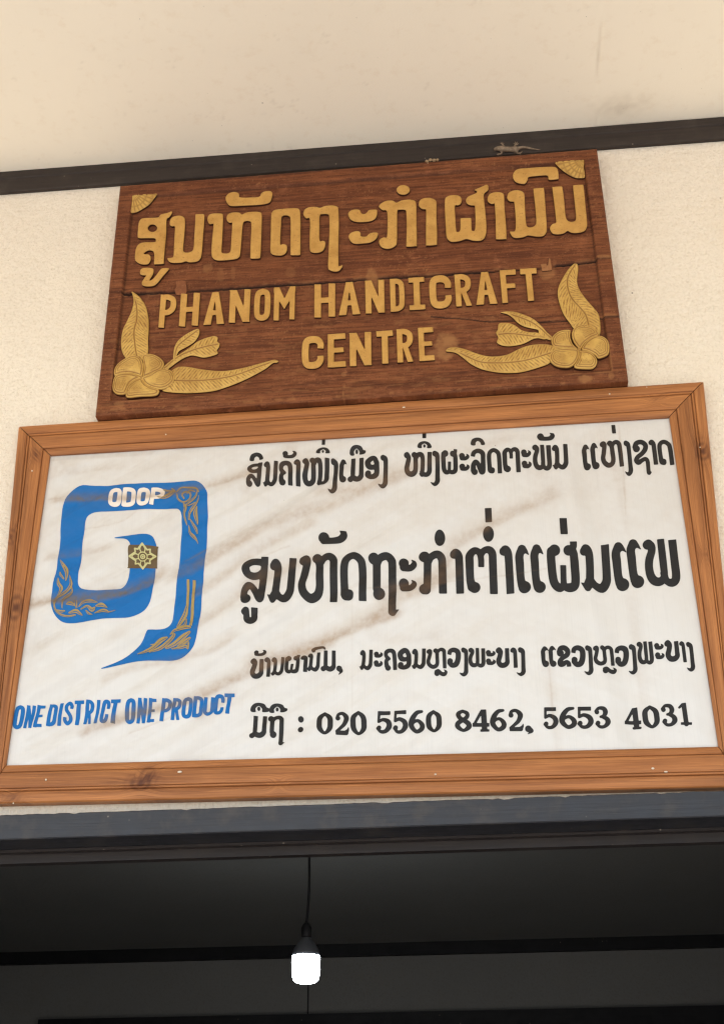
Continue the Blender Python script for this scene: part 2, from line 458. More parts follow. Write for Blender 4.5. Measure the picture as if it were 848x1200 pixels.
# --- banner vinyl and its prints
def vinyl(name, c, dirt_shade_c, k, rough=.36, spec=.5, rib=True):
    m = M(name, rough, spec)
    n1 = m.noise(70, 4, .65); n2 = m.noise(9, 4, .6); rb = m.noise(1, 2, .5, m.mapping((420, 1, 7)))
    base = c
    if rib: base = m.mix(m.rng(rb, .5, .72, 0, .16), base, tuple(x*.78 for x in c[:3])+(1,))
    if rib: base = m.mix(m.rng(n2, .45, .75, 0, .35), base, tuple(x*y for x, y in zip(c[:3], (.9, .86, .8)))+(1,))
    f = m.math('MULTIPLY', m.attr('dirt_shade') if rib else m.rng(m.attr('dirt_shade'), .16, .9), m.rng(n1, .2, .62, .55*k, 1.1*k))  # one mask for dust and for painted fold shade
    base = m.mix(f, base, dirt_shade_c)
    if rib:
        d, cc = m.voro(32); pick = m.rng(m.math('FRACT', m.math('MULTIPLY', cc, 6.1)), .955, .965)
        base = m.mix(m.math('MULTIPLY', m.math('MULTIPLY', m.rng(d, .05, .02), pick), .7), base, lin(110, 92, 76))
    m.col(base); m.bump(m.math('ADD', rb, m.math('MULTIPLY', n1, .5)), .25, .0006)
    return m.m
m_vinyl = vinyl('banner_vinyl', lin(221, 219, 215), lin(166, 139, 112), .8)
m_black = vinyl('print_black', lin(32, 31, 31), lin(104, 78, 56), .75, .45, .3, False)
m_blue = vinyl('print_blue', lin(0, 103, 174), lin(104, 98, 94), 1.0, .45, .3, False)
m_wprint = vinyl('print_white', lin(236, 226, 214), lin(170, 140, 112), .8, .45, .4, False)
m_gprint = vinyl('print_gold', lin(164, 140, 84), lin(120, 94, 64), 1.0, .45, .4, False)
m_brown = vinyl('print_brown', lin(98, 78, 48), lin(110, 86, 62), .7, .45, .4, False)
m_pale = vinyl('print_pale_green', lin(198, 192, 136), lin(150, 126, 90), .5, .45, .4, False)
nm = M('nail_steel', .35, .5); nm.col(lin(226, 212, 190)); nm.b.inputs['Metallic'].default_value = .35; m_nail = nm.m

# ------------------------------------------------------------------ setting
o = mesh_obj('ground', [(-600, -600, 0), (600, -600, 0), (600, D+.28, 0), (-600, D+.28, 0)], [(0, 1, 2, 3)], m_ground, origin=(0, 0, 0))
tag(o, kind='structure')
ZC = CAMZ+2.360                     # porch ceiling height (top of the cornice)
ZL0, ZL1 = CAMZ+.6485, CAMZ+.6955       # door lintel, lower and upper edge of its front
XA, XB = -3.6, 4.2                      # extent of the house front
OX0, OX1 = -1.55, 1.2                   # door opening
ROOMY, ROOMZ = 5.9, CAMZ+1.161
house = root('house', (0, D, 0))
tag(house, 'cream plastered house front with dark timber cornice and open doorway', 'house')
WT = .22
V, Fc = boxes([(XA, OX0, D, D+WT, 0, ZC+.1), (OX1, XB, D, D+WT, 0, ZC+.1), (OX0, OX1, D, D+WT, ZL1-.022, ZC+.1)])
mesh_obj('wall', V, Fc, m_wall, house)
# ceiling sheet with a joint line: fine grid near the photo, coarse slab above
RY0 = -1.9
jx = unproj([(697, 147)], D-.03)[0]; j2 = unproj([(704, 0)], 1.0)[0]
# the joint runs along the ceiling plane
def ceil_pt(px, z):
    d = ((px[0]-PW/2)*ri-(px[1]-PH/2)*upv)/F+fw; return d*((z-CAMZ)/d[2])+np.array([0, 0, CAMZ])
ja = ceil_pt((697, 146), ZC); jb = ceil_pt((704, 0), ZC)
nx, ny = 420, 170
gx = np.linspace(-1.5, 1.2, nx); gy = np.linspace(1.3, D, ny)
X, Y = np.meshgrid(gx, gy, indexing='ij')
jl = ja[0]+(jb[0]-ja[0])*(Y-ja[1])/(jb[1]-ja[1])+.003*(vnoise(Y*9, Y*0)-.5)
jd = X-jl
Z = ZC+.0012*(fbm(X*1.7, Y*1.7)-.5)+np.where(jd > 0, .0022, 0)*sstep(0, .004, jd)
mk = .32*np.exp(-(jd/.0014)**2)*(.25+.75*fbm(Y*14, X*3))
mk = np.maximum(mk, .55*np.exp(-((X-ja[0]-.06)/.07)**2-((Y-D+.07)/.035)**2)*fbm(X*60, Y*60))
mk = np.maximum(mk, .14*sstep(.70, .8, fbm(X*23+3, Y*31))*sstep(.55, .68, fbm(X*150, Y*150)))
o = mesh_obj('porch_ceiling', np.c_[X.ravel(), Y.ravel(), Z.ravel()], [f[::-1] for f in grid_faces(nx, ny)], m_ceil, house, smooth=True)
fattr(o, 'mark', mk.ravel())
# remaining ceiling boards around it, and the slab above
V, Fc = boxes([(XA, -1.5, RY0, D, ZC, ZC+.1), (1.2, XB, RY0, D, ZC, ZC+.1), (-1.5, 1.2, RY0, 1.3, ZC, ZC+.1), (-1.5, 1.2, 1.3, D, ZC+.02, ZC+.1)])
mesh_obj('porch_ceiling', V, Fc, m_ceil, house)
V, Fc = boxes([(XA-.1, XB+.1, RY0-.02, RY0+.0, ZC-.12, ZC+.16), (XA-.1, XB+.1, RY0, D+WT, ZC+.102, ZC+.16)])
mesh_obj('roof', V, Fc, m_beam, house)
# cornice beam: face with a chamfered upper third
zb = CAMZ+2.2935; zt = ZC-.001
prof = [(D-.001, zb), (D-.0105, zb), (D-.012, zb+.002), (D-.012, zb+.042), (D-.0155, zb+.0445), (D-.0155, zt), (D-.001, zt)]
V = []; Fc = []
for x in (XA, XB): V += [(x, y, z) for y, z in prof]
n = len(prof)
Fc = [(i, (i+1) % n, n+(i+1) % n, n+i) for i in range(n)]+[tuple(range(n))[::-1], tuple(range(n, 2*n))]
mesh_obj('cornice_beam', V, [f[::-1] for f in Fc], m_beam, house)
# door lintel, with a ragged painted top edge
n = 300; xs = np.linspace(OX0-.12, OX1+.12, n)
rag = .0012*(fbm(xs*40, xs*0+2)-.5)*2*sstep(.45, .6, fbm(xs*5, xs*0))+.0015*(fbm(xs*150, xs*0)-.5)
rag = rag-.0022*sstep(.66, .74, fbm(xs*60, xs*0+9))
V = []
for x, r in zip(xs, rag):
    V += [(x, D-.0015, ZL1+r), (D*0+x, D-.0295, ZL1+r-.0005), (x, D-.031, ZL1+r-.002), (x, D-.031, ZL0+.002), (x, D-.029, ZL0), (x, D+.05, ZL0), (x, D+.05, ZL1-.0235), (x, D-.0015, ZL1-.0235)]
Fc = []
for i in range(n-1):
    for k in range(8): a = i*8+k; b = i*8+(k+1) % 8; Fc.append((a, a+8, b+8, b))
Fc += [tuple(range(8)), tuple(range((n-1)*8, n*8))[::-1]]
lint = mesh_obj('door_lintel', V, [f[::-1] for f in Fc], m_lintel, house)
# rebate and inner door frame below and behind the lintel
zf = CAMZ+.6262
V, Fc = boxes([(OX0, OX1, D+.052, D+.072, zf, ZL1-.024), (OX0, OX0+.07, D+.052, D+.066, 0, zf-.001), (OX1-.07, OX1, D+.052, D+.066, 0, zf-.001),
               (OX0+.002, OX1-.002, D+.036, D+.0515, ZL0-.0055, ZL0-.0005)])
mesh_obj('door_frame', V, Fc, m_under, house)
for a, b in ((OX0-.1, OX0), (OX1, OX1+.1)): mesh_obj('door_jamb', *box(a, b, D-.03, D-.001, 0, ZL0), m_lintel, house)
# the room behind
RX0, RX1, RY1 = -3.4, 4.0, ROOMY
mesh_obj('room_ceiling', *box(RX0, RX1, D+WT, RY1, ROOMZ, ROOMZ+.1), m_room, house)
for a, b in ((RX0-.1, RX0), (RX1, RX1+.1)): mesh_obj('side_wall', *box(a, b, D+WT, RY1, 0, ROOMZ), m_room, house)
BDX0, BDX1, BDZ = -1.9, 2.2, CAMZ+.78
V, Fc = boxes([(RX0, BDX0, RY1, RY1+.1, 0, ROOMZ), (BDX1, RX1, RY1, RY1+.1, 0, ROOMZ), (BDX0, BDX1, RY1, RY1+.1, BDZ, ROOMZ)])
mesh_obj('back_wall', V, Fc, m_room, house)
mesh_obj('back_cornice', *box(RX0, RX1, RY1-.03, RY1-.001, CAMZ+1.107, ROOMZ-.001), m_inbeam, house)
V, Fc = boxes([(BDX0-.1, BDX1+.1, RY1-.04, RY1-.001, BDZ, CAMZ+.868), (BDX0, BDX1, RY1+.02, RY1+.06, 0, BDZ)])
bd = mesh_obj('back_door', V, Fc, m_inbeam, house)
sx_ = unproj([(361, 1165)], RY1)[0][0]
mesh_obj('wall_joint', *box(sx_-.003, sx_+.003, RY1-.004, RY1-.0005, CAMZ+.869, CAMZ+1.106), m_inbeam, house)
mesh_obj('room_floor', *box(RX0, RX1, D+.3, RY1, -.05, .02), m_rfloor, house)

# ------------------------------------------------------------------ carved sign
YF = D-.040                              # plane of the board's raised border
cs_c = np.array([(140.5, 216.9), (699.2, 173.3), (736.0, 446.0), (111.4, 487.2)])
inn = np.array([(155.2, 229.5), (683.7, 187.5), (716.0, 434.0), (129.2, 469.3)])
Pc = unproj(cs_c, YF)
sign = root('carved_sign', ((Pc[2, 0]+Pc[3, 0])/2, D-.02, Pc[2:, 2].min()))
tag(sign, 'carved reddish brown wooden sign with gold raised lettering above the framed banner', 'carved sign')
crackL = catmull([(111, 342.5), (127, 342), (144, 342.2), (158, 341.5), (180, 340), (206, 339.5), (214, 338.5), (222, 338), (240, 337), (262, 335.6), (300, 333.2), (330, 331), (360, 329.6), (390, 327.3), (419, 325.3), (436, 324.6), (460, 322.6), (490, 321.2), (520, 319), (552, 316.8), (590, 314.3), (625, 312.0), (650, 308.6), (675, 306), (700, 303), (719, 300.8)], 4)
crackR = catmull([(505, 368), (525, 369.6), (543, 370.8), (574, 374), (600, 373.2), (620, 374.6), (645, 374), (668, 373.2), (686, 373), (691, 370.2), (708, 370.8), (727, 370.3)], 4)
def poly_d(X, Y, P):
    b = np.full(X.shape, 1e9)
    for i in range(len(P)-1):
        d, _ = seg_dist(X, Y, P[i], P[i+1]); b = np.minimum(b, d)
    return b
nu, nv = 700, 350
s_, t_ = np.meshgrid(np.linspace(0, 1, nu), np.linspace(0, 1, nv), indexing='ij')
bil = lambda q: ((1-s_)*(1-t_))[..., None]*q[0]+(s_*(1-t_))[..., None]*q[1]+(s_*t_)[..., None]*q[2]+((1-s_)*t_)[..., None]*q[3]
PX = bil(cs_c); X, Y = PX[..., 0], PX[..., 1]
din = -sd_poly(X+.5*(fbm(X/9, Y/9)-.5), Y+1.2*(fbm(X/14, Y/14)-.5), inn)
dep = .008*sstep(-1.1, 1.3, din)                      # recessed field
dout = -sd_poly(X, Y, cs_c)
dep = dep+.003*(1-np.clip(dout/2.2, 0, 1))**2          # worn outer arris
dep = dep+.0009*(fbm(X/55, Y/3.5, 4)-.5)+.0005*(fbm(X/5, Y/5)-.5)
jit = 1.8*(fbm(X/6, Y*0+3)-.5)
dl = poly_d(X, Y+jit, crackL); wl = .75+.8*fbm(X/30, X*0+1.3)
field = sstep(-2, 1, din)
fillp = np.exp(-((X-213)/6)**4)+np.exp(-((X-436)/8)**4)+np.exp(-((X-641)/9)**4)
cr = (1-sstep(wl*.75, wl*1.5, dl))*(.35+.65*field)*np.clip(1-fillp, 0, 1)
dr = poly_d(X, Y+.4*jit, crackR); cr2 = (1-sstep(.4, 1.1, dr))*.85
dep = dep+.006*np.maximum(cr, cr2*.4)
mark = np.zeros_like(X)
def blob(cx, cy, rx, ry, s, ns=6):
    k = ((X-cx)/rx)**2+((Y-cy)/ry)**2
    return s*sstep(1.15, .45, k+1.1*(fbm(X/ns+cx, Y/ns)-.5))
for b in [(523, 402, 15, 17, .95), (508, 412, 9, 5, .6), (435, 326, 8, 15, .75), (402, 436, 3, 3, .5), (242, 312, 6, 6, .45), (641, 318, 10, 9, .55),
          (385, 415, 9, 5, .25), (455, 408, 8, 5, .35), (362, 412, 10, 5, .3), (685, 444, 11, 5, .8), (716, 440, 4, 5, .55), (139, 474, 8, 5, .5),
          (707, 300, 10, 2, .8), (712, 369, 12, 2.5, .45), (118, 342, 8, 1.6, .7), (258, 320, 4, 9, .3), (272, 318, 3, 8, .3), (340, 316, 6, 7, .3), (625, 255, 4, 4, .5), (670, 250, 5, 4, .35)]:
    mark = np.maximum(mark, blob(*b))
for xx, yy in ((403, 452), (402, 462), (403, 470)): mark = np.maximum(mark, .95*np.exp(-((X-xx)/.9)**2-((Y-yy)/4)**2))
# scuffed line along the lower border, pale edge of the recess, chipped dashes
edge = np.exp(-((din+1.0)/1.1)**2)*sstep(.42, .62, fbm(X/16, Y/40))*sstep(.72, .82, t_)
mark = np.maximum(mark, .8*edge)
ln = 469.3+(434.0-469.3)*(X-129.2)/(716-129.2)
dash = np.exp(-((Y-ln-11+2*(fbm(X/40, X*0)-.5))/1.6)**2)*sstep(.55, .66, fbm(X/9, Y/9+40))*sstep(0, .1, dout)
mark = np.maximum(mark, .55*dash)
mark = np.maximum(mark, .45*np.exp(-((dl-2.2)/1.3)**2)*sstep(.5, .62, fbm(X/11, Y/20+7))*field)
mark = np.maximum(mark, .6*sstep(.76, .80, fbm(X/1.6, Y/1.6, 2))*sstep(.4, .6, fbm(X/60, Y/60)))
mark = np.maximum(mark, .28*sstep(.60, .74, fbm(X/18, Y/5+70))*sstep(315, 350, Y+.07*(X-400)))
rim_shade = .62*np.exp(-((din-1.1)/1.0)**2)*(.45+.55*fbm(X/18, Y/18))*sstep(.93, .80, t_)  # shadow of the raised border painted along the recess edge
P = unproj(PX.reshape(-1, 2), YF); P[:, 1] = YF+dep.ravel()
faces = [f[::-1] for f in grid_faces(nu, nv)]
ring = [i*nv for i in range(nu)]+[(nu-1)*nv+j for j in range(1, nv)]+[i*nv+nv-1 for i in range(nu-2, -1, -1)]+[j for j in range(nv-2, 0, -1)]
B = P[ring].copy(); B[:, 1] = D-.001; n0 = len(P)
for k in range(len(ring)):
    a, b = ring[k], ring[(k+1) % len(ring)]; faces.append((a, b, n0+(k+1) % len(ring), n0+k))
o = mesh_obj('board', np.vstack([P, B]), faces, m_board, sign, smooth=False)
sm = np.ones(len(faces), bool); sm[-len(ring):] = False; o.data.polygons.foreach_set('use_smooth', sm)
z0 = np.zeros(len(B))
fattr(o, 'mark', np.r_[np.clip(mark, 0, 1).ravel(), z0]); fattr(o, 'crack', np.r_[np.clip(np.maximum(np.maximum(cr, cr2)*.92, rim_shade), 0, 1).ravel(), z0])  # crack mask also carries the painted border shadow
YR = YF+.0077                            # floor of the recess
# --- big raised letters
CA = (150, 220, 7.067); CB = (240, 215, 7.067); CC = (340, 210, 7.067); CD = (430, 200, 7.067); CE = (515, 190, 8.48); CF = (590, 185, 7.709)
LAO = [
 (CA, 'P (95,300)(120,268)(180,262)(255,258)(275,235)(330,222)(365,208)(368,225)(345,258)(325,280)(322,400)(310,520)(302,625)(298,642)(240,646)(220,640)(222,560)(205,535)(175,532)(145,548)(138,562)(175,565)(195,590)(185,630)(160,648)(110,645)(70,620)(62,585)(70,520)(95,480)(140,465)(225,463)(235,445)(225,432)(170,430)(100,430)(85,415)(88,350);-E (208,348,38,31)'),
 (CA, 'P (105,705)(120,682)(160,675)(205,680)(218,695)(212,730)(190,765)(185,782)(210,770)(240,735)(270,695)(290,680)(345,680)(330,705)(295,745)(250,800)(215,825)(160,830)(125,820)(120,795)(145,755)(155,740)(130,738)(108,730)'),
 (CA, 'P (350,295)(365,262)(400,247)(440,245)(470,260)(478,300)(472,400)(462,520)(472,545)(490,550)(520,545)(545,520)(552,430)(560,300)(563,238)(580,232)(625,231)(636,240)(638,270)(628,400)(615,560)(600,605)(570,625)(510,630)(485,622)(450,632)(390,636)(350,628)(332,605)(335,595)(360,593)(380,580)(385,500)(390,400)(392,335)(370,333)(352,322)'),
 (CB, 'P (25,310)(35,278)(65,262)(140,262)(155,275)(155,330)(150,450)(143,570)(155,590)(190,592)(215,575)(220,520)(230,350)(225,338)(205,338)(185,315)(185,285)(205,262)(245,252)(290,255)(310,270)(345,255)(400,247)(455,250)(475,270)(475,350)(470,500)(464,615)(455,632)(420,635)(384,634)(380,615)(382,520)(388,350)(370,325)(340,325)(320,345)(310,450)(298,590)(285,625)(250,640)(180,648)(110,650)(75,635)(60,600)(62,500)(75,360)(68,347)(40,348)'),
 (CB, 'P (175,140)(190,105)(230,85)(270,87)(290,105)(290,125)(330,130)(400,128)(455,122)(470,95)(495,80)(540,75)(562,90)(560,125)(545,165)(515,180)(450,190)(330,196)(240,200)(200,190)'),
 (CB, 'P (552,290)(560,250)(590,230)(680,220)(760,218)(788,235)(795,300)(795,450)(794,590)(785,606)(750,607)(716,606)(711,590)(712,500)(712,320)(700,285)(670,277)(640,290)(635,350)(628,480)(630,520)(650,515)(680,525)(685,560)(670,592)(640,608)(590,608)(555,595)(545,560)(548,450)'),
 (CC, 'P (112,290)(125,262)(160,245)(215,242)(250,250)(290,235)(350,230)(390,240)(402,270)(405,400)(402,550)(403,720)(412,732)(435,725)(430,745)(405,772)(370,778)(335,768)(316,740)(320,600)(326,450)(325,325)(310,303)(270,302)(248,315)(245,400)(247,520)(270,522)(293,535)(290,575)(270,608)(230,622)(185,620)(165,595)(163,500)(165,345)(135,338)(115,315)'),
 (CC, 'P (480,305)(492,280)(525,265)(570,265)(585,280)(595,297)(620,300)(640,285)(655,268)(715,265)(722,280)(718,315)(700,345)(660,362)(600,368)(540,365)(500,345);P (485,490)(500,460)(540,445)(570,445)(585,460)(588,485)(630,488)(655,465)(690,455)(725,458)(726,480)(710,510)(670,535)(610,545)(540,548)(505,530)'),
 (CD, 'P (100,305)(120,282)(165,262)(215,262)(245,278)(285,260)(350,252)(395,262)(408,290)(410,400)(413,620)(402,638)(330,642)(325,625)(328,500)(325,360)(310,338)(270,337)(252,350)(250,450)(248,600)(235,635)(200,655)(160,660)(120,645)(100,610)(108,580)(140,565)(165,560)(170,450)(165,350)(130,340)(105,320)'),
 (CD, 'P (428,290)(435,262)(465,243)(510,238)(550,248)(575,275)(575,400)(580,520)(579,615)(570,628)(500,632)(488,618)(488,450)(488,345)(478,333)(455,330)(432,310);E (300,172,55,40)'),
 (CE, 'P (52,400)(65,365)(110,345)(160,343)(200,355)(220,390)(210,430)(180,445)(152,450)(155,550)(165,690)(178,710)(195,705)(205,680)(206,590)(215,573)(300,571)(314,585)(318,685)(330,700)(348,690)(355,600)(350,460)(340,447)(310,445)(275,430)(260,400)(275,365)(310,345)(350,330)(370,315)(365,302)(345,292)(400,268)(470,240)(485,270)(478,298)(440,335)(445,420)(458,550)(465,680)(455,750)(430,785)(390,798)(330,795)(265,780)(200,800)(130,808)(95,795)(68,755)(60,650)(52,500)'),
 (CE, 'P (475,380)(490,340)(530,318)(590,315)(630,328)(640,360)(645,480)(660,650)(663,770)(650,780)(570,782)(558,765)(555,600)(546,440)(535,430)(510,430)(480,410)'),
 (CF, 'P (30,365)(45,330)(85,310)(135,308)(175,325)(188,360)(192,480)(203,610)(220,640)(255,640)(285,620)(292,580)(280,430)(267,305)(275,292)(350,286)(363,300)(378,480)(388,650)(380,695)(350,722)(290,725)(220,715)(180,730)(120,738)(80,728)(55,690)(60,680)(90,680)(105,660)(107,560)(95,425)(85,411)(55,408)(35,390)'),
 (CF, 'P (438,290)(450,278)(515,273)(530,290)(545,400)(558,540)(575,580)(605,592)(640,585)(650,550)(640,430)(624,278)(635,262)(705,258)(720,275)(738,450)(752,600)(745,650)(720,680)(660,693)(610,690)(575,675)(545,695)(500,705)(445,700)(420,670)(418,640)(440,612)(470,600)(468,550)(455,430)'),
 (CF, 'P (80,180)(95,140)(130,115)(200,108)(300,100)(420,95)(465,100)(488,125)(495,195)(482,207)(408,212)(400,185)(380,172)(300,178)(225,188)(215,215)(190,248)(140,245)(100,225)'),
]
for rg, tx in LAO:
    raised('letter', parse(tx, *rg), YR+.0006, .0085, m_letter, m_side, sign, bev=1.1)
# --- latin block capitals, strokes in a 100 x 200 box
LATIN = {
 'P': '|(18,0,18)(18,200,18)|;(18,17,17)(50,17,17)(82,38,18)(82,85,18)(55,108,17)(18,108,17)',
 'H': '|(18,0,18)(18,200,18)|;|(82,0,18)(82,200,18)|;(18,98,14)(82,98,14)',
 'A': 'Q (0,200)(34,0)(66,0)(100,200)(64,200)(58,142)(42,142)(36,200);-Q (44,112)(56,112)(50,52)',
 'N': '|(17,0,17)(17,200,17)|;|(83,0,17)(83,200,17)|;Q (0,0)(34,0)(100,200)(66,200)',
 'O': '(50,18,18)(26,28,18)(18,60,18)(18,140,18)(26,172,18)(50,182,18)(74,172,18)(82,140,18)(82,60,18)(74,28,18)(50,18,18)',
 'M': '|(14,0,14)(14,200,14)|;|(86,0,14)(86,200,14)|;Q (0,0)(26,0)(50,70)(74,0)(100,0)(100,30)(50,135)(0,30)',
 'D': '|(18,0,18)(18,200,18)|;(18,17,17)(50,17,17)(76,32,18)(82,65,18)(82,135,18)(76,168,18)(50,183,17)(18,183,17)',
 'I': '|(50,0,20)(50,200,20)|;|(0,15,15)(100,15,15)|;|(0,185,15)(100,185,15)|',
 'J': 'Q (0,0)(68,0)(68,200)(0,200)',
 'C': '|(82,78,16)(82,50,17)(70,25,18)(48,18,18)(26,26,18)(18,60,18)(18,140,18)(26,174,18)(48,182,18)(70,175,18)(82,150,17)(82,124,16)|',
 'R': '|(18,0,18)(18,200,18)|;(18,17,17)(50,17,17)(80,36,18)(80,78,18)(55,100,17)(18,100,17);Q (32,100)(66,100)(100,200)(64,200)',
 'F': '|(18,0,18)(18,200,18)|;|(18,16,16)(100,16,16)|;|(18,98,14)(90,98,14)|',
 'T': '|(0,17,17)(100,17,17)|;|(50,5,19)(50,200,19)|',
 'E': '|(18,0,18)(18,200,18)|;|(18,16,16)(98,16,16)|;|(18,98,14)(88,98,14)|;|(18,184,16)(100,184,16)|',
 'S': '|(82,66,15)(80,40,17)(50,17,17)(20,40,17)(26,75,17)(50,98,17)(76,126,17)(80,160,17)(50,183,17)(20,160,17)(18,134,15)|',
 'U': '|(18,0,18)(18,120,18)(20,160,18)(50,182,18)(80,160,18)(82,120,18)(82,0,18)|'}
LATIN = {k: parse(v) for k, v in LATIN.items()}
CAPS = [('P', 186, 207, 346.6, 385), ('H', 210, 235.2, 345.2, 383.4), ('A', 238.7, 263.2, 344, 381.6), ('N', 268.4, 294.3, 341, 379), ('O', 298, 317.5, 339.8, 377.3), ('M', 320.8, 346.8, 337.7, 376.3),
 ('H', 368.4, 393.2, 334.2, 373), ('A', 397, 422.4, 332, 370.3), ('N', 427.4, 451.3, 329.8, 368.3), ('D', 456.6, 474.2, 327.8, 366.5), ('I', 478.4, 498.2, 326.5, 364.5), ('C', 502.7, 529.3, 324, 363), ('R', 532, 553, 322.7, 360.2), ('A', 557.8, 582.9, 320, 358), ('F', 585, 604, 317.7, 356.3), ('T', 609, 628.3, 316, 354.2),
 ('C', 354, 379.7, 395.2, 433.7), ('E', 384.2, 405.5, 392.5, 431.7), ('N', 408.9, 436.2, 391, 430), ('T', 441, 460.4, 389, 427.7), ('R', 464.4, 484.4, 386.7, 425.9), ('E', 489.5, 509.2, 385, 424.3)]
for ch, x0, x1, y0, y1 in CAPS:
    sh = place(LATIN[ch], x0, x1, y0, y1, False)
    xc = (x0+x1)/2; sh = xform(sh, lambda q: np.c_[q[:, 0], q[:, 1]-.066*(q[:, 0]-xc)], 1.0)
    raised('letter', sh, YR+.0006, .007, m_letter, m_side, sign, bev=.9)
# --- carved leaves and flowers
def veined(mid, spacing, k=.8, dome=.004, groove=.0013):
    mid = catmull(mid, 5)
    L = np.r_[0, np.cumsum(np.hypot(*np.diff(mid, axis=0).T))]
    def fld(x, y):
        best = np.full(x.shape, 1e9); S = np.zeros(x.shape)
        for i in range(len(mid)-1):
            d, t = seg_dist(x, y, mid[i], mid[i+1]); m = d < best; best[m] = d[m]; S[m] = L[i]+t[m]*(L[i+1]-L[i])
        ph = ((S-k*best)/spacing) % 1.0
        v = np.exp(-((ph-.5)/.16)**2)*sstep(.6, 2.0, best)
        return np.maximum(v*(.65+.35*np.sin(S*.9)), np.exp(-(best/.8)**2)), best
    def rel(x, y, d):
        v, b = fld(x, y)
        return dome*(1-np.exp(-d/4.0))-1.6*groove*v*sstep(.8, 3, d)
    return rel, fld
def leaf(name, rg, poly, mid, spacing, base=0.0, dome=.004, groove=.0013, k=.8):
    ox, oy, sc = rg
    sh = parse('P '+poly, ox, oy, sc); md = np.array(pts_of(mid))/sc+[ox, oy]
    rel, fld = veined(md, spacing, k, dome, groove)
    V, S, _, bnd = contour(sh, .5)
    o = raised(name, sh, YR+.0006, .006+base, m_gold, m_side, sign, h=.5, bev=1.6, relief=rel)
    v, _ = fld(V[:, 0], V[:, 1]); v = v*sstep(.5, 2.5, -S)
    fattr(o, 'vein', np.r_[v, np.zeros(len(o.data.vertices)-len(v))])
    return o
L6 = (120, 330, 7.067); L7 = (190, 380, 5.653); R1 = (515, 360, 6.057); R2 = (620, 300, 7.709)
leaf('leaf', L6, '(245,92)(275,106)(320,145)(365,220)(385,310)(388,400)(382,500)(382,600)(350,660)(260,670)(200,645)(165,580)(158,500)(172,410)(210,330)(245,250)(262,170)(255,125)', '(255,105)(290,220)(292,330)(270,430)(278,540)(295,650)', 3.7)
leaf('leaf', L7, '(60,320)(110,290)(180,290)(260,305)(350,315)(430,315)(520,300)(600,280)(690,255)(745,242)(772,252)(760,262)(735,265)(690,300)(620,340)(540,380)(440,420)(340,450)(220,462)(120,462)(30,455)(0,440)(20,400)(50,350)', '(60,385)(200,388)(330,380)(450,360)(560,325)(660,285)(760,250)', 3.9)
leaf('leaf', R1, '(45,320)(60,298)(110,292)(180,305)(260,335)(340,355)(420,355)(490,340)(560,305)(630,280)(720,270)(800,280)(850,310)(830,350)(780,405)(720,430)(640,455)(560,472)(460,475)(370,465)(290,445)(220,410)(170,370)(120,335)(80,325)', '(60,312)(160,345)(280,400)(400,410)(520,405)(640,385)(830,325)', 3.9)
leaf('leaf', R2, '(395,85)(418,78)(437,92)(440,150)(430,240)(455,320)(520,410)(590,490)(625,540)(640,620)(635,720)(580,740)(420,680)(360,610)(310,540)(275,450)(255,360)(262,290)(300,210)(350,130)', '(415,90)(350,200)(345,300)(380,400)(450,480)(510,560)(540,680)', 3.7)
leaf('sprig', L7, '(75,240)(80,180)(100,125)(150,80)(220,42)(248,42)(245,80)(215,125)(160,160)(115,185)(98,220)(92,250)(80,260)', '(85,240)(105,160)(160,110)(240,48)', 3.6, 0, .0025)
leaf('sprig', L7, '(0,300)(70,240)(110,210)(180,165)(230,125)(290,98)(345,85)(370,95)(368,120)(383,135)(378,160)(365,180)(372,200)(340,215)(280,228)(230,218)(190,215)(130,240)(60,290)(20,320)', '(20,300)(110,225)(200,185)(290,160)(380,140)', 4.0, 0, .003)
leaf('sprig', R1, '(432,45)(480,37)(540,42)(610,65)(670,95)(720,140)(760,185)(800,222)(790,242)(745,228)(705,200)(698,170)(660,160)(600,145)(555,120)(520,85)(480,58)', '(440,45)(560,80)(680,135)(790,230)', 3.6, 0, .0025)
leaf('sprig', R1, '(400,190)(412,165)(415,135)(430,120)(490,120)(540,140)(580,170)(640,185)(700,190)(760,225)(740,236)(700,228)(660,235)(600,265)(540,280)(480,285)(430,275)(405,255)(415,225)', '(405,205)(500,200)(600,210)(740,225)', 4.0, 0, .003)
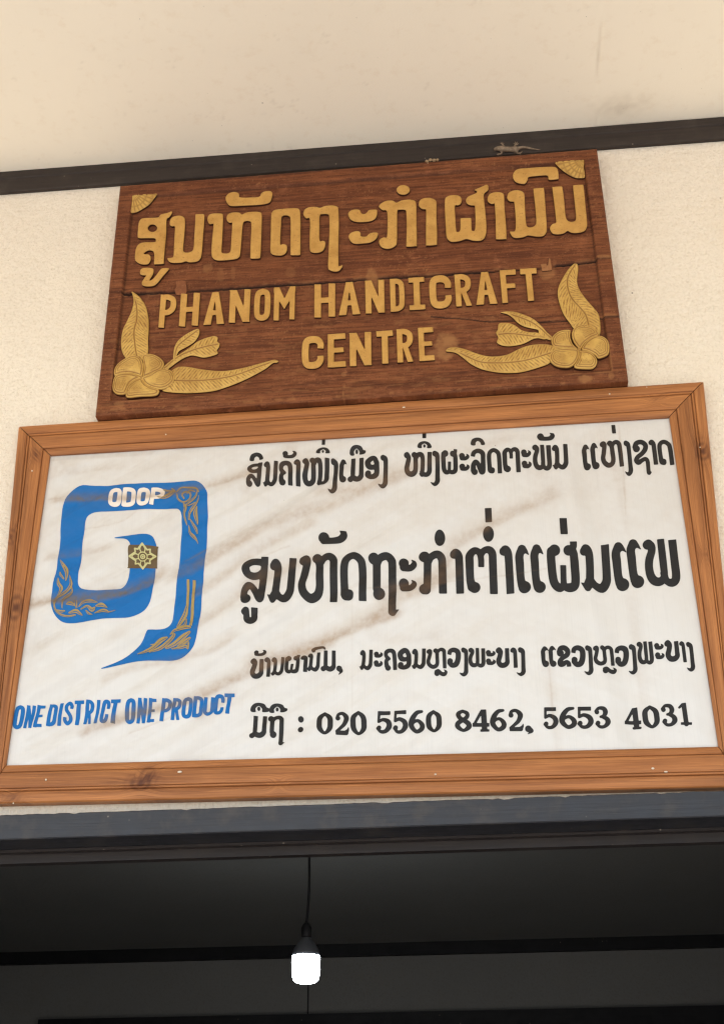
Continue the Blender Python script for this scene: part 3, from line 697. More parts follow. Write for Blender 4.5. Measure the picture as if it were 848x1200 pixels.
def flower(name, rg, petals, cen):
    ox, oy, sc = rg
    c = np.array(cen)/sc+[ox, oy]
    fl = raised('flower', [(False, ['e', c[0], c[1], 2.6, 2.4])], YR+.0006, .0075, m_gold, m_side, sign, h=.5, bev=1.4)
    fattr(fl, 'vein', np.full(len(fl.data.vertices), .6))
    for k, (tx, zz) in enumerate(petals):
        sh = parse('P '+tx, ox, oy, sc); q = sh[0][1][1]; pc = q.mean(0)
        def fld(x, y, d):
            u = pc+(c-pc)*.1; r = np.hypot(x-u[0], y-u[1]); an = np.arctan2(y-u[1], x-u[0])
            out = np.arctan2(pc[1]-c[1], pc[0]-c[0])
            side = .5+.5*np.cos(an-out-.5)
            g1 = np.exp(-((d-2.0-.5*fbm(x/9, y/9))/.55)**2)
            g2 = .85*np.exp(-((d-4.2-.8*fbm(x/7, y/7+k))/.5)**2)*sstep(.25, .7, side)
            g3 = .6*np.exp(-(((((d-6.0)/1.7) % 1)-.5)/.24)**2)*(d > 5.4)*sstep(.45, .85, side)
            return np.maximum.reduce([g1, g2, g3])
        def rel(x, y, d):
            r = np.hypot(x-c[0], y-c[1])
            return .0035*(1-np.exp(-d/2.5))-.0016*fld(x, y, d)+.0028*np.clip((r-4)/16, 0, 1)+.0009*np.sin(np.arctan2(y-c[1], x-c[0])*2.5+k)
        o = raised('petal', sh, YR+.0006, .0052+zz, m_gold, m_side, fl, h=.5, bev=1.2, relief=rel)
        V, S, _, _ = contour(sh, .5); g = fld(V[:, 0], V[:, 1], np.clip(-S, 0, None))
        g = np.maximum(g, .8*np.exp(-(np.clip(-S, 0, None)/.5)**2))
        fattr(o, 'vein', np.r_[g, np.zeros(len(o.data.vertices)-len(g))])
    return fl
flower('flower', L6, [
 ('(330,800)(348,740)(342,680)(310,640)(260,628)(200,650)(140,690)(105,740)(108,795)(160,785)(230,778)(290,790)', .0010),
 ('(335,800)(345,740)(340,680)(335,630)(380,610)(440,620)(490,650)(518,695)(495,745)(430,775)(380,795)', .0002),
 ('(335,805)(400,785)(460,752)(520,740)(575,755)(605,800)(600,850)(560,890)(500,912)(430,902)(370,872)(340,835)', .0016),
 ('(332,812)(360,855)(410,888)(475,910)(465,950)(420,965)(330,970)(215,980)(200,940)(210,890)(250,845)(290,820)', .0008),
 ('(328,808)(270,780)(200,775)(140,785)(105,810)(90,870)(95,920)(130,950)(195,950)(215,915)(240,865)(280,830)', .0014)], (332, 808))
flower('flower', R2, [
 ('(440,855)(390,805)(368,740)(372,692)(320,685)(260,700)(210,740)(195,790)(220,840)(290,852)(370,852)', .0002),
 ('(450,855)(400,800)(380,740)(395,680)(440,645)(510,635)(580,655)(620,700)(622,738)(560,765)(500,805)(470,845)', .0012),
 ('(470,860)(500,800)(560,755)(630,738)(690,765)(720,820)(715,900)(680,930)(620,945)(590,915)(530,880)', .0007),
 ('(450,865)(520,870)(575,900)(610,950)(605,1000)(570,1035)(500,1040)(420,1035)(400,1010)(430,960)(445,910)', .0003),
 ('(440,860)(380,850)(290,852)(215,870)(180,920)(190,975)(240,1015)(310,1030)(370,1025)(415,990)(447,920)', .0015)], (447, 858))
# --- corner pieces
for rg, tx, cen in ((CA, '(40,65)(70,45)(160,45)(250,48)(225,95)(180,150)(120,190)(70,215)(25,215)(35,140)', (40, 50)), (CF, '(460,35)(560,28)(715,25)(722,100)(732,185)(690,195)(640,190)(570,155)(510,110)(470,70)', (722, 28))):
    ox, oy, sc = rg; sh = parse('P '+tx, ox, oy, sc); c = np.array(cen)/sc+[ox, oy]
    def fld(x, y, c=c):
        r = np.hypot(x-c[0], y-c[1]); an = np.arctan2(y-c[1], x-c[0])
        return np.maximum(np.exp(-((((an*4.6) % 1)-.5)/.2)**2), .8*np.exp(-((((r/7) % 1)-.5)/.18)**2))
    o = raised('corner_ornament', sh, YR+.0006, .0075, m_gold, m_side, sign, h=.5, bev=1.2, relief=lambda x, y, d: .001*(1-np.exp(-d/3))-.0010*fld(x, y)*sstep(.5, 2, d))
    V, S, _, _ = contour(sh, .5); fattr(o, 'vein', np.r_[.7*fld(V[:, 0], V[:, 1]), np.zeros(len(o.data.vertices)-len(V))])
# --- repair pieces let into the long crack
tag(raised('wood_plug', parse('P (190,75)(262,70)(272,85)(278,150)(262,182)(205,192)(185,175)(178,140)(192,120)', 180, 320, 7.067), YR+.0006, .005, m_plug, m_side, sign, bev=1.5, relief=lambda x, y, d: .002*(fbm(x/2.2, y/2.2)-.5)), 'small red-brown wood plug let into the crack')
tag(raised('wood_plug', parse('Q (100,80)(150,75)(165,100)(178,20)(190,35)(200,90)(204,135)(115,142)', 620, 300, 7.709), YR+.0006, .004, m_patch, m_side, sign, bev=1.2, relief=lambda x, y, d: .002*(fbm(x/2.2, y/2.2)-.5)), 'pale splintered wood fragment at the end of the crack')

# ------------------------------------------------------------------ framed banner
YFR = D-.024; YB = D-.0112
fo = np.array([(21.3, 498.8), (824.2, 446.2), (872.0, 921.6), (-20.0, 941.8)])
fi = np.array([(58.4, 533.1), (784.0, 488.4), (841.7, 875.0), (6.5, 897.0)])
Pf = unproj(fo, YFR)
fr = root('banner_sign', ((Pf[2, 0]+Pf[3, 0])/2, D-.02, Pf[2:, 2].min()))
tag(fr, 'printed white vinyl banner in an orange-brown timber frame above the doorway', 'banner sign')
PROF = [(0, .023), (.0, .004), (.03, .0012), (.10, .0003), (.20, .0), (.27, .0006), (.30, .003), (.315, .0005), (.355, .0005), (.37, .0032), (.39, .0015), (.48, .0012), (.62, .0016), (.75, .0024), (.785, .003), (.80, .0052), (.82, .0036), (.90, .0042), (.96, .006), (1.0, .0075), (1.0, .0122)]
GRV = [0, 0, 0, 0, 0, .1, 1, .0, 0, 1, .2, 0, 0, 0, .3, 1, .2, 0, .1, .5, .8]
knots = {0: [(.93, .5, .012, .3)], 1: [(.20, .22, .022, .95), (.47, .5, .014, .3)], 2: [(.787, .42, .020, 1.0), (.778, .72, .016, .8), (.96, .1, .014, .6), (.60, .3, .01, .25)], 3: [(.905, .62, .014, 1.0), (.67, .12, .020, .8), (.475, .55, .030, 1.0)]}
rails = []
for k in range(4):
    A0, A1 = fo[k], fo[(k+1) % 4]; B0, B1 = fi[k], fi[(k+1) % 4]
    n = 360; s = np.linspace(0, 1, n)
    tt = np.array([p[0] for p in PROF]); dd = np.array([p[1] for p in PROF])
    e = .0022
    Pa0, Pa1 = [unproj([q], YFR)[0] for q in (A0, A1)]; Pb0, Pb1 = [unproj([q], YFR+.006)[0] for q in (B0, B1)]
    ln = np.linalg.norm(Pa1-Pa0); wd = .06
    V = np.zeros((n, len(tt), 3)); UV = np.zeros((n, len(tt), 2)); KN = np.zeros((n, len(tt)))
    for j, t in enumerate(tt):
        a = Pa0+(Pb0-Pa0)*t; b = Pa1+(Pb1-Pa1)*t
        dv = (b-a)/np.linalg.norm(b-a); a = a+dv*e*.5; b = b-dv*e*.5
        V[:, j] = a+(b-a)*s[:, None]; V[:, j, 1] = YFR+dd[j]
        al = ((V[:, j]-Pa0)@((Pa1-Pa0)/ln)); ac = np.full(n, t*wd)
        for (ks, kt, kr, kd) in knots[k]:
            dx = (al-ks*ln)/kr; dy = (ac-kt*wd)/(kr*.55); q = np.hypot(dx, dy)
            KN[:, j] += kd*np.clip(np.exp(-q**2*.8)*(.55+.45*np.sin(q*9)), 0, 1)+kd*.35*np.exp(-(dx/2.2)**2-(dy/1.2)**2)*fbm(al*90, ac*500+ks*50)
            ac = ac+.010*np.sign(dy)*np.exp(-q**2/3)
        UV[:, j] = np.c_[al, ac]
    o = mesh_obj('frame_rail', V.reshape(-1, 3), [f[::-1] for f in grid_faces(n, len(tt))]+[tuple(range(len(tt))), tuple(range((n-1)*len(tt), n*len(tt)))[::-1]], m_timber[k], fr)
    uvattr(o, UV.reshape(-1, 2)); fattr(o, 'knot', np.clip(KN, 0, .92).ravel()); fattr(o, 'groove', np.tile(GRV, n))
    rails.append(o)
def nail(px, rail, r=.0021, stretch=1.0):
    p = unproj([px], YFR)[0]; p[1] = YFR+.0008
    V, Fc = [], []
    nn = 10
    for i, (rr, zz) in enumerate(((1, .0), (.8, .0010), (.4, .0015))):
        V += [(p[0]+stretch*r*rr*math.cos(2*math.pi*q/nn), p[1]-zz, p[2]+r*rr*math.sin(2*math.pi*q/nn)) for q in range(nn)]
    Fc = [(i*nn+q, i*nn+(q+1) % nn, (i+1)*nn+(q+1) % nn, (i+1)*nn+q) for i in range(2) for q in range(nn)]+[tuple(range(2*nn, 3*nn))]
    mesh_obj('nail', V, Fc, m_nail, rail, smooth=True)
for px, k, r, st in (((194.2, 508.9), 0, .0017, 1), ((714, 461.5), 0, .0016, 1.3), ((757.5, 453.4), 0, .0012, 1), ((473, 477), 0, .002, 1.8), ((37.5, 551.5), 3, .0019, 1), ((820, 524), 1, .0016, 1), ((53.7, 913.8), 2, .0021, 1), ((210.5, 904.6), 2, .0022, 2.0), ((510, 907.5), 2, .0018, 1.2), ((764.7, 900.6), 2, .0021, 1.4), ((780, 904.6), 2, .0016, 2.2), ((15.5, 941.5), 2, .0015, 1)):
    nail(px, rails[k], r, st)

# --- wrinkles and dust of the vinyl, with fold shade painted in
fxz = unproj(fi, YB)
def surf(x, z):
    """ripples (metres towards +y)"""
    zc = z-(CAMZ+1.1)
    d = z-.62*x-(CAMZ+1.1)+.02*fbm(x*7, z*7)          # diagonal folds rising to the right
    left = sstep(.25, -.35, x)
    h = left*(.0030*np.sin(d*38+2.5*fbm(x*3, z*3))+.0026*np.sin(d*83+1.3+5*fbm(x*4, z*4))+.010*(fbm(d*22, x*3.2)-.5))
    v = x+.06*zc+.012*fbm(z*6, x*3)
    right = sstep(-.05, .3, x)
    h = h+right*(.0050*np.exp(-((v-.275)/.014)**2)-.0035*np.exp(-((v-.238)/.012)**2)+.0030*np.exp(-((v-.05)/.010)**2)-.002*np.exp(-((v-.12)/.012)**2)+.0022*np.sin(v*29))
    h = h+.0040*(fbm(x*9+4, z*6+2)-.5)+.0035*(fbm((x-.5*z)*5, (z+.6*x)*28)-.5)
    top = np.exp(-((z-(CAMZ+1.49+.004*x))/.018)**2)
    h = h+top*.004*(fbm(x*12, x*0+8)-.3)
    ed = np.minimum(np.minimum(x+.893, .4335-x), np.minimum(z-(CAMZ+.776), CAMZ+1.494-z))
    return (.0095*np.tanh((h-.001)/.0095))*sstep(-.004, .035, ed)
DIRT_SHADE = [([(58, 560), (100, 551), (150, 547)], 5, .28), ([(60, 588), (90, 585), (140, 586), (190, 580), (215, 576), (245, 568), (300, 555)], 5.5, .75),
 ([(52, 656), (95, 648), (130, 640)], 5, .5), ([(20, 716), (45, 708), (85, 704), (130, 698), (172, 686), (195, 668)], 7.5, .95),
 ([(196, 680), (225, 668), (245, 657), (285, 635), (312, 618), (350, 605), (400, 590), (450, 568), (490, 552)], 10, .62), ([(240, 660), (275, 640), (300, 628)], 8, .4),
 ([(225, 700), (262, 678), (290, 655), (335, 628), (370, 615)], 7, .5), ([(285, 695), (310, 680), (345, 662), (380, 655)], 10, .45), ([(228, 738), (262, 714), (285, 692), (310, 672)], 7, .5),
 ([(95, 862), (130, 848), (170, 835), (210, 826), (240, 815), (280, 795), (320, 776), (380, 752), (430, 733), (470, 720)], 8, .95), ([(290, 778), (340, 770), (390, 755)], 9, .75),
 ([(430, 735), (462, 708), (500, 692), (520, 668), (535, 640), (560, 625), (600, 603), (655, 580)], 9, .65), ([(440, 700), (470, 690), (510, 684), (540, 672)], 9, .5),
 ([(120, 800), (165, 783), (215, 772), (250, 764), (275, 748)], 6, .45), ([(20, 770), (55, 752), (75, 738)], 7, .25), ([(230, 842), (262, 822), (275, 812)], 7, .5), ([(60, 850), (85, 840), (100, 828)], 7, .3),
 ([(286, 575), (300, 560), (340, 550), (375, 545)], 10, .45), ([(370, 580), (430, 572), (460, 560), (500, 545)], 8, .45), ([(350, 550), (345, 530), (330, 522)], 7, .25), ([(500, 545), (540, 530), (600, 515)], 8, .3),
 ([(700, 520), (722, 560), (735, 620)], 9, .26), ([(640, 790), (648, 840), (655, 880)], 8, .26), ([(735, 700), (748, 780), (756, 850)], 9, .24), ([(430, 745), (470, 752), (520, 745)], 8, .22), ([(620, 560), (680, 575), (730, 560)], 14, .12),  # upright streaks: soft fold shadows painted into the sheet colour
 ([(18, 713), (40, 709), (62, 705)], 1.3, .8), ([(215, 658), (243, 642)], 1.2, .5), ([(288, 662), (312, 652), (340, 640)], 1.2, .4), ([(724, 500), (730, 560), (733, 602)], 1.3, .5), ([(640, 760), (644, 800), (648, 850)], 1.3, .4), ([(430, 690), (520, 683), (640, 668)], 1.1, .35), ([(345, 545), (365, 540), (395, 536)], 1.2, .4), ([(98, 620), (140, 612), (160, 600)], 1.1, .3), ([(56, 586), (75, 584)], 1.3, .6), ([(150, 860), (190, 846), (230, 826)], 1.3, .4), ([(412, 690), (413, 760), (412, 880)], 1.1, .25),  # narrow entries: creases painted as thin dark lines
 ([(60, 640), (75, 700)], 14, .15), ([(195, 760), (208, 745)], 8, .3), ([(150, 735), (120, 760)], 8, .15), ([(60, 540), (120, 535), (180, 531)], 2.5, .35), ([(210, 527), (300, 521), (400, 514)], 2, .3)]
DIRT_SHADE = [(catmull(p, 4) if len(p) > 2 else np.array(p, float), w, s) for p, w, s in DIRT_SHADE]
def dirt_shade(x, y):  # dust streaks, plus fold shade and creases painted in
    x = np.asarray(x, float); y = np.asarray(y, float)
    xx = x; yy = y+4*(fbm(x/30+40, y/30)-.5)
    out = np.zeros(x.shape)
    for p, w, s in DIRT_SHADE:
        m = (xx > p[:, 0].min()-3.2*w) & (xx < p[:, 0].max()+3.2*w) & (yy > p[:, 1].min()-3.2*w) & (yy < p[:, 1].max()+3.2*w)
        if not m.any(): continue
        d = poly_d(xx[m], yy[m], p)
        o_ = np.argsort(p[:, 0]); lo = yy[m]-np.interp(xx[m], p[o_, 0], p[o_, 1])
        d = d*np.where(lo > 0, 1.9, .8)
        e = np.hypot(np.minimum(0, np.minimum(xx[m]-p[0, 0], p[-1, 0]-xx[m])+w), 0)*0
        lx = np.clip(np.minimum(xx[m]-p[:, 0].min()+w, p[:, 0].max()+w-xx[m])/(2*w), 0, 1)
        out[m] = 1-(1-out[m])*(1-s*np.exp(-(d/w)**2)*lx*(.25+.55*fbm(xx[m]/22, yy[m]/9)+.5*fbm(xx[m]/3.5, yy[m]/3.5)))
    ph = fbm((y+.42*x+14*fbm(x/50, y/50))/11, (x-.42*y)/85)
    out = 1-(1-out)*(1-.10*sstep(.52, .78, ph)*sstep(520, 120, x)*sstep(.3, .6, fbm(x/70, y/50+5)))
    soft = .26*sstep(800, 520, y)*(.4+.6*fbm(x/60, y/45))+.06*sstep(.55, .75, fbm(x/40+9, y/22))  # darker, warmer light of the upper sheet painted in, plus faint mottling
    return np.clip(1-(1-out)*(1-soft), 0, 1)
ext = np.array([fi[0]+(-5, -5), fi[1]+(5, -5), fi[2]+(5, 5), fi[3]+(-5, 5)])
nu, nv = 560, 280
s_, t_ = np.meshgrid(np.linspace(0, 1, nu), np.linspace(0, 1, nv), indexing='ij')
PX = bil(ext).reshape(-1, 2); P = unproj(PX, YB); P[:, 1] += surf(P[:, 0], P[:, 2])
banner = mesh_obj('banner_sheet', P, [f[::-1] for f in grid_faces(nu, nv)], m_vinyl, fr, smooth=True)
fattr(banner, 'dirt_shade', dirt_shade(PX[:, 0], PX[:, 1]))

# --- glyphs of the printed letters, traced in enlarged views
A_ = (275, 610, 8.48); B_ = (365, 605, 8.48); C_ = (430, 605, 8.48); D_ = (520, 590, 8.48); E_ = (610, 595, 8.48); F_ = (700, 600, 8.48)
a1 = (285, 510, 9.422); a2 = (370, 510, 9.422); a3 = (465, 500, 9.422); a4 = (545, 500, 9.422); a6 = (705, 490, 9.422)
b4 = (625, 745, 8.48); b5 = (715, 745, 7.709); b1 = (285, 750, 7.067)
G = {
 'so': (A_, '(300,432,33)(245,418,34)(175,418,35)(118,450,36)(110,490,40)(135,535,36)(185,551,34)(240,540,33)(285,505,33);|(301,366,36)(300,430,33);(298,440,33)(285,540,36)(268,700,37)(250,785,37)(205,705,34)(165,648,32)(128,642,36)(94,690,34)(86,755,34);(107,776,52)'),
 'uu': (A_, '(103,912,36);(112,900,34)(118,940,30)(122,980,34)(155,1000,34)(190,985,34)(196,940,32)(198,872,33)|'),
 'no': (A_, '(386,452,36);(388,445,38)(410,420,39)(428,470,37)(420,600,36)(408,700,37);|(578,368,36)(560,640,37)(546,725,40)(500,784,41)(445,765,34)(410,715,34);Q (322,738)(350,745)(370,705)(440,750)(432,775)(412,795)(392,822)(368,826)(352,812)'),
 'ho': (B_, '(-80,449,42);(-78,440,42)(-52,425,38)(-44,470,38)(-72,602,38)(-94,690,38)(-75,772,41)(-11,822,41)(55,792,40)(82,720,38)(83,600,38)(83,500,38)(70,440,40);(58,426,49);(84,480,38)(122,425,34)(172,402,37)(215,435,39)(222,520,38)(217,852,37)|'),
 'mai_kan': (B_, '(120,207,54);(122,235,40)(200,243,33)(280,233,36)(316,200,38)(326,172,24);Q (275,138)(345,150)(352,195)(318,215)(292,185)'),
 'do': (B_, '(372,770,43);(365,790,48)(335,780,46)(325,700,38)(326,520,38)(350,440,37)(415,403,36)(480,440,37)(506,520,38)(505,837,38)|'),
 'tho': (C_, '(68,430,54);(96,460,39)(96,720,39);(119,768,59);(98,480,38)(130,425,36)(195,402,38)(240,440,40)(251,520,39)(250,960,39);Q (211,930)(214,975)(245,1003)(275,1000)(322,938)(289,942)'),
 'a_vis': (C_, '(364,468,50);(368,508,44)(425,519,33)(460,492,32)(466,465,22)(452,442,9)(437,430,2);(364,668,50);(368,708,44)(425,719,33)(460,692,32)(466,665,22)(452,642,9)(437,630,2)'),
 'ko': (C_, '(567,403,55);(600,450,38)(598,690,38);(572,735,55);(588,745,46)(598,680,38);(600,460,38)(635,405,35)(695,379,38)(738,415,40)(747,500,39)(754,778,40)|'),
 'dot': (C_, 'E (722,215,53,80)'),
 'aa': (D_, '(103,506,44);(95,512,36)(118,488,40)(144,520,40)(152,600,39)(161,900,39)|'),
 'to': (D_, '(305,836,57);(285,830,52)(262,760,40)(255,600,41)(256,520,41)(300,470,37)(350,490,33)(368,560,31)(370,640,30)|;(368,520,29)(392,475,33)(440,462,37)(478,500,39)(485,600,39)(496,900,39)|'),
 'e': (E_, '(186,788,60);(165,770,45)(148,700,38)(138,560,40)(133,480,40)(155,415,40);Q (128,385)(152,374)(185,385)(207,425)(228,480)(190,458)(165,475)'),
 'pho_f': (E_, '(333,432,57);(300,440,42)(300,520,42)(318,700,42)(345,775,42)(390,803,42)(422,770,32)(423,700,30)(420,578,30)|;(423,700,29)(432,780,32)(478,800,44)(530,785,44)(543,720,42)(533,560,42)(525,470,40);(474,430,52);Q (485,342)(556,342)(556,395)(548,415)(561,450)(500,480)'),
 'pho': (F_, '(494,335,49);(502,325,44)(528,350,42)(534,400,38)(512,480,40)(508,560,40)(525,640,42)(560,690,44)(610,702,42)(650,675,38)(660,620,36)(645,480,37)(622,276,36)|;(655,620,36)(682,690,34)(730,712,40)(768,690,42)(778,630,42)(763,500,41)(738,281,41)|'),
 'mo': (a2, '|(412,246,23)(410,440,24);(380,495,28);(385,500,24)(408,470,26)(430,485,28)(465,492,28)(498,465,27)(504,420,24)(505,246,23)|'),
 'ho_no': (a3, '(106,325,30);(110,318,26)(128,350,24)(115,420,25)(106,470,26)(120,515,27)(158,528,27)(195,505,26)(205,450,24)(203,340,24);(190,318,30);(205,360,23)(230,318,24)(265,315,26)(283,360,22)(281,460,22)(274,520,22);(272,525,23);Q (240,518)(262,510)(290,548)(265,552);(272,505,22)(300,526,22)(335,522,24)(356,490,25)(358,420,24)(360,285,23)|'),
 'ngo': (a2, '(745,264,28);(742,256,26)(768,275,25)(772,340,23)(768,480,24)(765,540,26)(740,572,22)(712,566,13)(688,547,3)'),
 'kho': (a1, '|(520,560,24)(520,380,25)(505,325,26)(465,312,24)(425,330,26)(415,372,22)(430,402,24)(450,418,21);(436,415,24)(416,455,24)(420,510,28);(433,530,34)'),
 'o': (a2, '(672,312,27)(650,264,26)(615,260,28)(575,300,30)(585,348,30)(625,362,25)(662,350,24);(672,310,27)(672,420,28)(650,455,30)(610,468,27)(575,452,28)(574,430,28);(578,428,32)'),
 'lo': (a4, '|(82,330,23)(95,285,24)(145,266,25)(190,295,26)(198,360,24)(197,480,27)(186,502,30)(163,470,24)(140,412,23)(112,392,24)(90,430,25)(90,490,28);(103,503,33)'),
 'so_t': (a6, '(377,348,37);(358,330,25)(375,288,25)(430,273,25)(476,302,26)(476,350,26)(440,400,24)(392,440,24)(374,478,24)(400,502,25)(440,476,22)(480,460,22)(503,490,22)(512,590,22)(518,612,24);Q (500,595)(505,628)(525,640)(553,600)(532,602)'),
 'kho_s': (b4, '(262,178,33);(248,165,22)(264,130,23)(305,126,25)(336,157,25)(328,195,24)(285,225,22)(261,255,24)(264,285,26)(290,285,24)(325,264,19)(346,278,21)(351,310,21)|'),
 'wo': (b4, '|(393,178,20)(402,140,22)(440,127,24)(480,152,26)(485,220,26)(468,275,27)(430,289,24)(404,262,26);(406,244,28)'),
 'bo': (b5, '(511,78,27);(515,70,24)(530,90,22)(527,130,22)(518,180,23)(540,214,24)(578,215,24)(602,190,22)(600,150,20)(590,55,19)|'),
 'lo_low': (b4, '(713,346,25);(704,332,16)(728,322,13)(760,347,18)(795,352,19)(812,332,12)(790,315,3)'),
 'i': (a1, 'P (65,272)(66,235)(90,202)(145,186)(195,200)(220,240)(220,268)(180,272)(172,245)(145,226)(118,245)(112,274)'),
 'ue': (a3, 'P (226,243)(225,212)(250,180)(303,165)(355,180)(383,215)(383,240)(334,244)(335,214)(303,193)(271,216)(272,245);E (303,222,14,19)'),
 'uee': (a2, 'P (372,210)(370,165)(400,120)(450,105)(500,118)(522,152)(548,162)(550,188)(530,203)(480,207)(478,172)(447,140)(416,172)(418,212);E (447,174,15,25)'),
 'mai_tho': (a1, '(466,212,29);(462,238,20)(500,245,17)(550,238,19)(573,215,20)(572,195,14)(548,182,3)'),
 'bar': (D_, 'Q (405,44)(472,42)(478,187)(411,190)'),
 'ok': (b1, '(582,90,16);(578,82,16)(600,70,14)(655,63,12)(674,72,9)(681,87,4)'),
 'comma': (b1, '(795,238,22);(800,245,20)(812,262,11)(792,287,3)'),
 'colon': ((285, 820, 4.988), 'E (337,117,17,18);E (335,178,17,18)'),
}
G = {k: (parse(t, *rg), True) for k, (rg, t) in G.items()}
DG = {'0': '(50,9,9)(20,35,15)(15,70,16)(20,105,15)(50,131,9)(80,105,15)(85,70,16)(80,35,15)(50,9,9)',
 '2': '(20,40,15);(12,38,8)(25,16,10)(55,11,11)(80,38,16)(66,75,13)(38,100,10)(12,120,9);|(4,128,12)(78,126,13);(76,124,13)(90,110,7)(94,96,3)',
 '3': '(19,36,14);(12,30,9)(35,10,10)(65,14,13)(74,38,15)(60,60,11)(40,66,8);(50,66,9)(78,80,14)(83,105,16)(60,128,11)(30,131,10)(10,112,9);(19,106,14)',
 '4': '(60,10,9)(10,94,8);|(0,97,11)(100,97,11)|;|(70,0,16)(70,140,16)|;|(44,133,7)(98,133,7)|',
 '5': '|(14,12,12)(92,10,12)|;|(22,3,8)(17,68,8)|;(17,66,8)(45,53,11)(77,68,15)(83,98,16)(60,127,12)(30,131,10)(10,110,9);(19,106,14)',
 '6': '(84,12,8)(52,20,12)(24,55,15)(16,95,15)(45,130,11)(78,116,14)(83,90,14)(60,65,10)(32,73,9)(19,90,11)',
 '8': '(50,9,9)(24,24,13)(28,48,13)(50,66,13)(75,46,12)(75,24,12)(50,9,9);(50,66,12)(19,88,14)(18,110,14)(50,131,9)(82,110,15)(80,88,15)(50,66,12)',
 '1': '|(54,0,16)(54,135,16);(16,28,8)(44,10,10);|(10,132,9)(98,132,9)|'}
G.update({k: (parse(t), False) for k, t in DG.items()})
def line(name, items, mat=m_black, h=.75, rs=1.05, cuts=()):
    shs = [xform(place(G[k][0], a, b, c, d, G[k][1]), lambda q: q, rs) if a is not None else G[k][0] for k, a, b, c, d in items]
    ends = list(cuts)+[len(shs)]; st = 0
    for e in ends:
        flat_print(name, shs[st:e], YB, mat, banner, h, surf, dirt_shade=dirt_shade); st = e
N = None
line('printed_word', [
 ('so', 288.7, 307.8, 542.5, 570.8), ('i', 291.9, 308.4, 529.6, 539.2), ('no', 307.8, 325.9, 541, 570.4), ('kho', 326.9, 342.9, 540.8, 569.6), ('mai_tho', 331.4, 347.6, 529, 537.8), ('aa', 344.5, 352.4, 539.2, 569.2),
 ('ho_no', 354.5, 385.9, 537.4, 568.6), ('ue', 370.5, 386.8, 524.7, 532.8), ('bar', 376.9, 381.1, 515, 521.5), ('ngo', 384.2, 395.7, 537, 579.2), ('e', 397.4, 406.1, 536.8, 566.4), ('mo', 407.4, 425.9, 536, 565.9), ('uee', 409.3, 428.4, 521, 532.5), ('o', 427.9, 444.3, 535.3, 562.5), ('ngo', 442.7, 454.4, 534.4, 573),
 ('ho_no', 473.3, 505.7, 530.2, 559), ('ue', 488.9, 505.7, 517.3, 526), ('bar', 494.7, 499.2, 507.6, 513.8), ('ngo', 504.2, 515.1, 529, 570.2), ('pho_f', 516.7, 536.1, 526.7, 556.5), ('a_vis', 537.7, 549.9, 530.8, 552.5), ('lo', 551.2, 568.6, 525.4, 557), ('i', 551.2, 568.1, 512.6, 521.8), ('do', 570.3, 588, 525.5, 555.4), ('to', 588.5, 609.8, 525, 554.2), ('a_vis', 610.3, 622.5, 527.8, 549.5), ('pho', 623.3, 646.3, 521.8, 552.1), ('mai_kan', 629.1, 649.5, 507.1, 516.8), ('no', 646.3, 665.4, 521.1, 551),
 ('e', 681.6, 692, 520.2, 549.8), ('e', 691.3, 702, 519.4, 549.6), ('ho', 702.4, 730.7, 516.4, 548.6), ('bar', 715.9, 721.5, 498, 508.6), ('ngo', 730.2, 741.2, 517.4, 558.7), ('so_t', 740.6, 763.6, 516.3, 558), ('aa', 759.4, 770.8, 515.8, 545.3), ('do', 769.8, 789.9, 515.5, 545.2)], cuts=(15, 29))
line('printed_word', [(k, N, N, N, N) for k in ('so', 'uu', 'no', 'ho', 'mai_kan', 'do', 'tho', 'a_vis', 'ko', 'dot', 'aa', 'to', 'pho_f', 'pho', 'bar')]+[
 ('dot', 565.6, 578.5, 616.5, 635.1), ('aa', 584.9, 602.5, 639.9, 695.9), ('e', 603.4, 621.8, 639.5, 696), ('e', 621, 639.2, 638.8, 695.7), ('bar', 655, 665.1, 607.7, 627.1), ('no', 679, 715.4, 637.4, 694.2), ('e', 716.3, 737, 635.6, 692.8), ('e', 733.6, 754.4, 632.4, 689.8)], h=.9, rs=1.0)
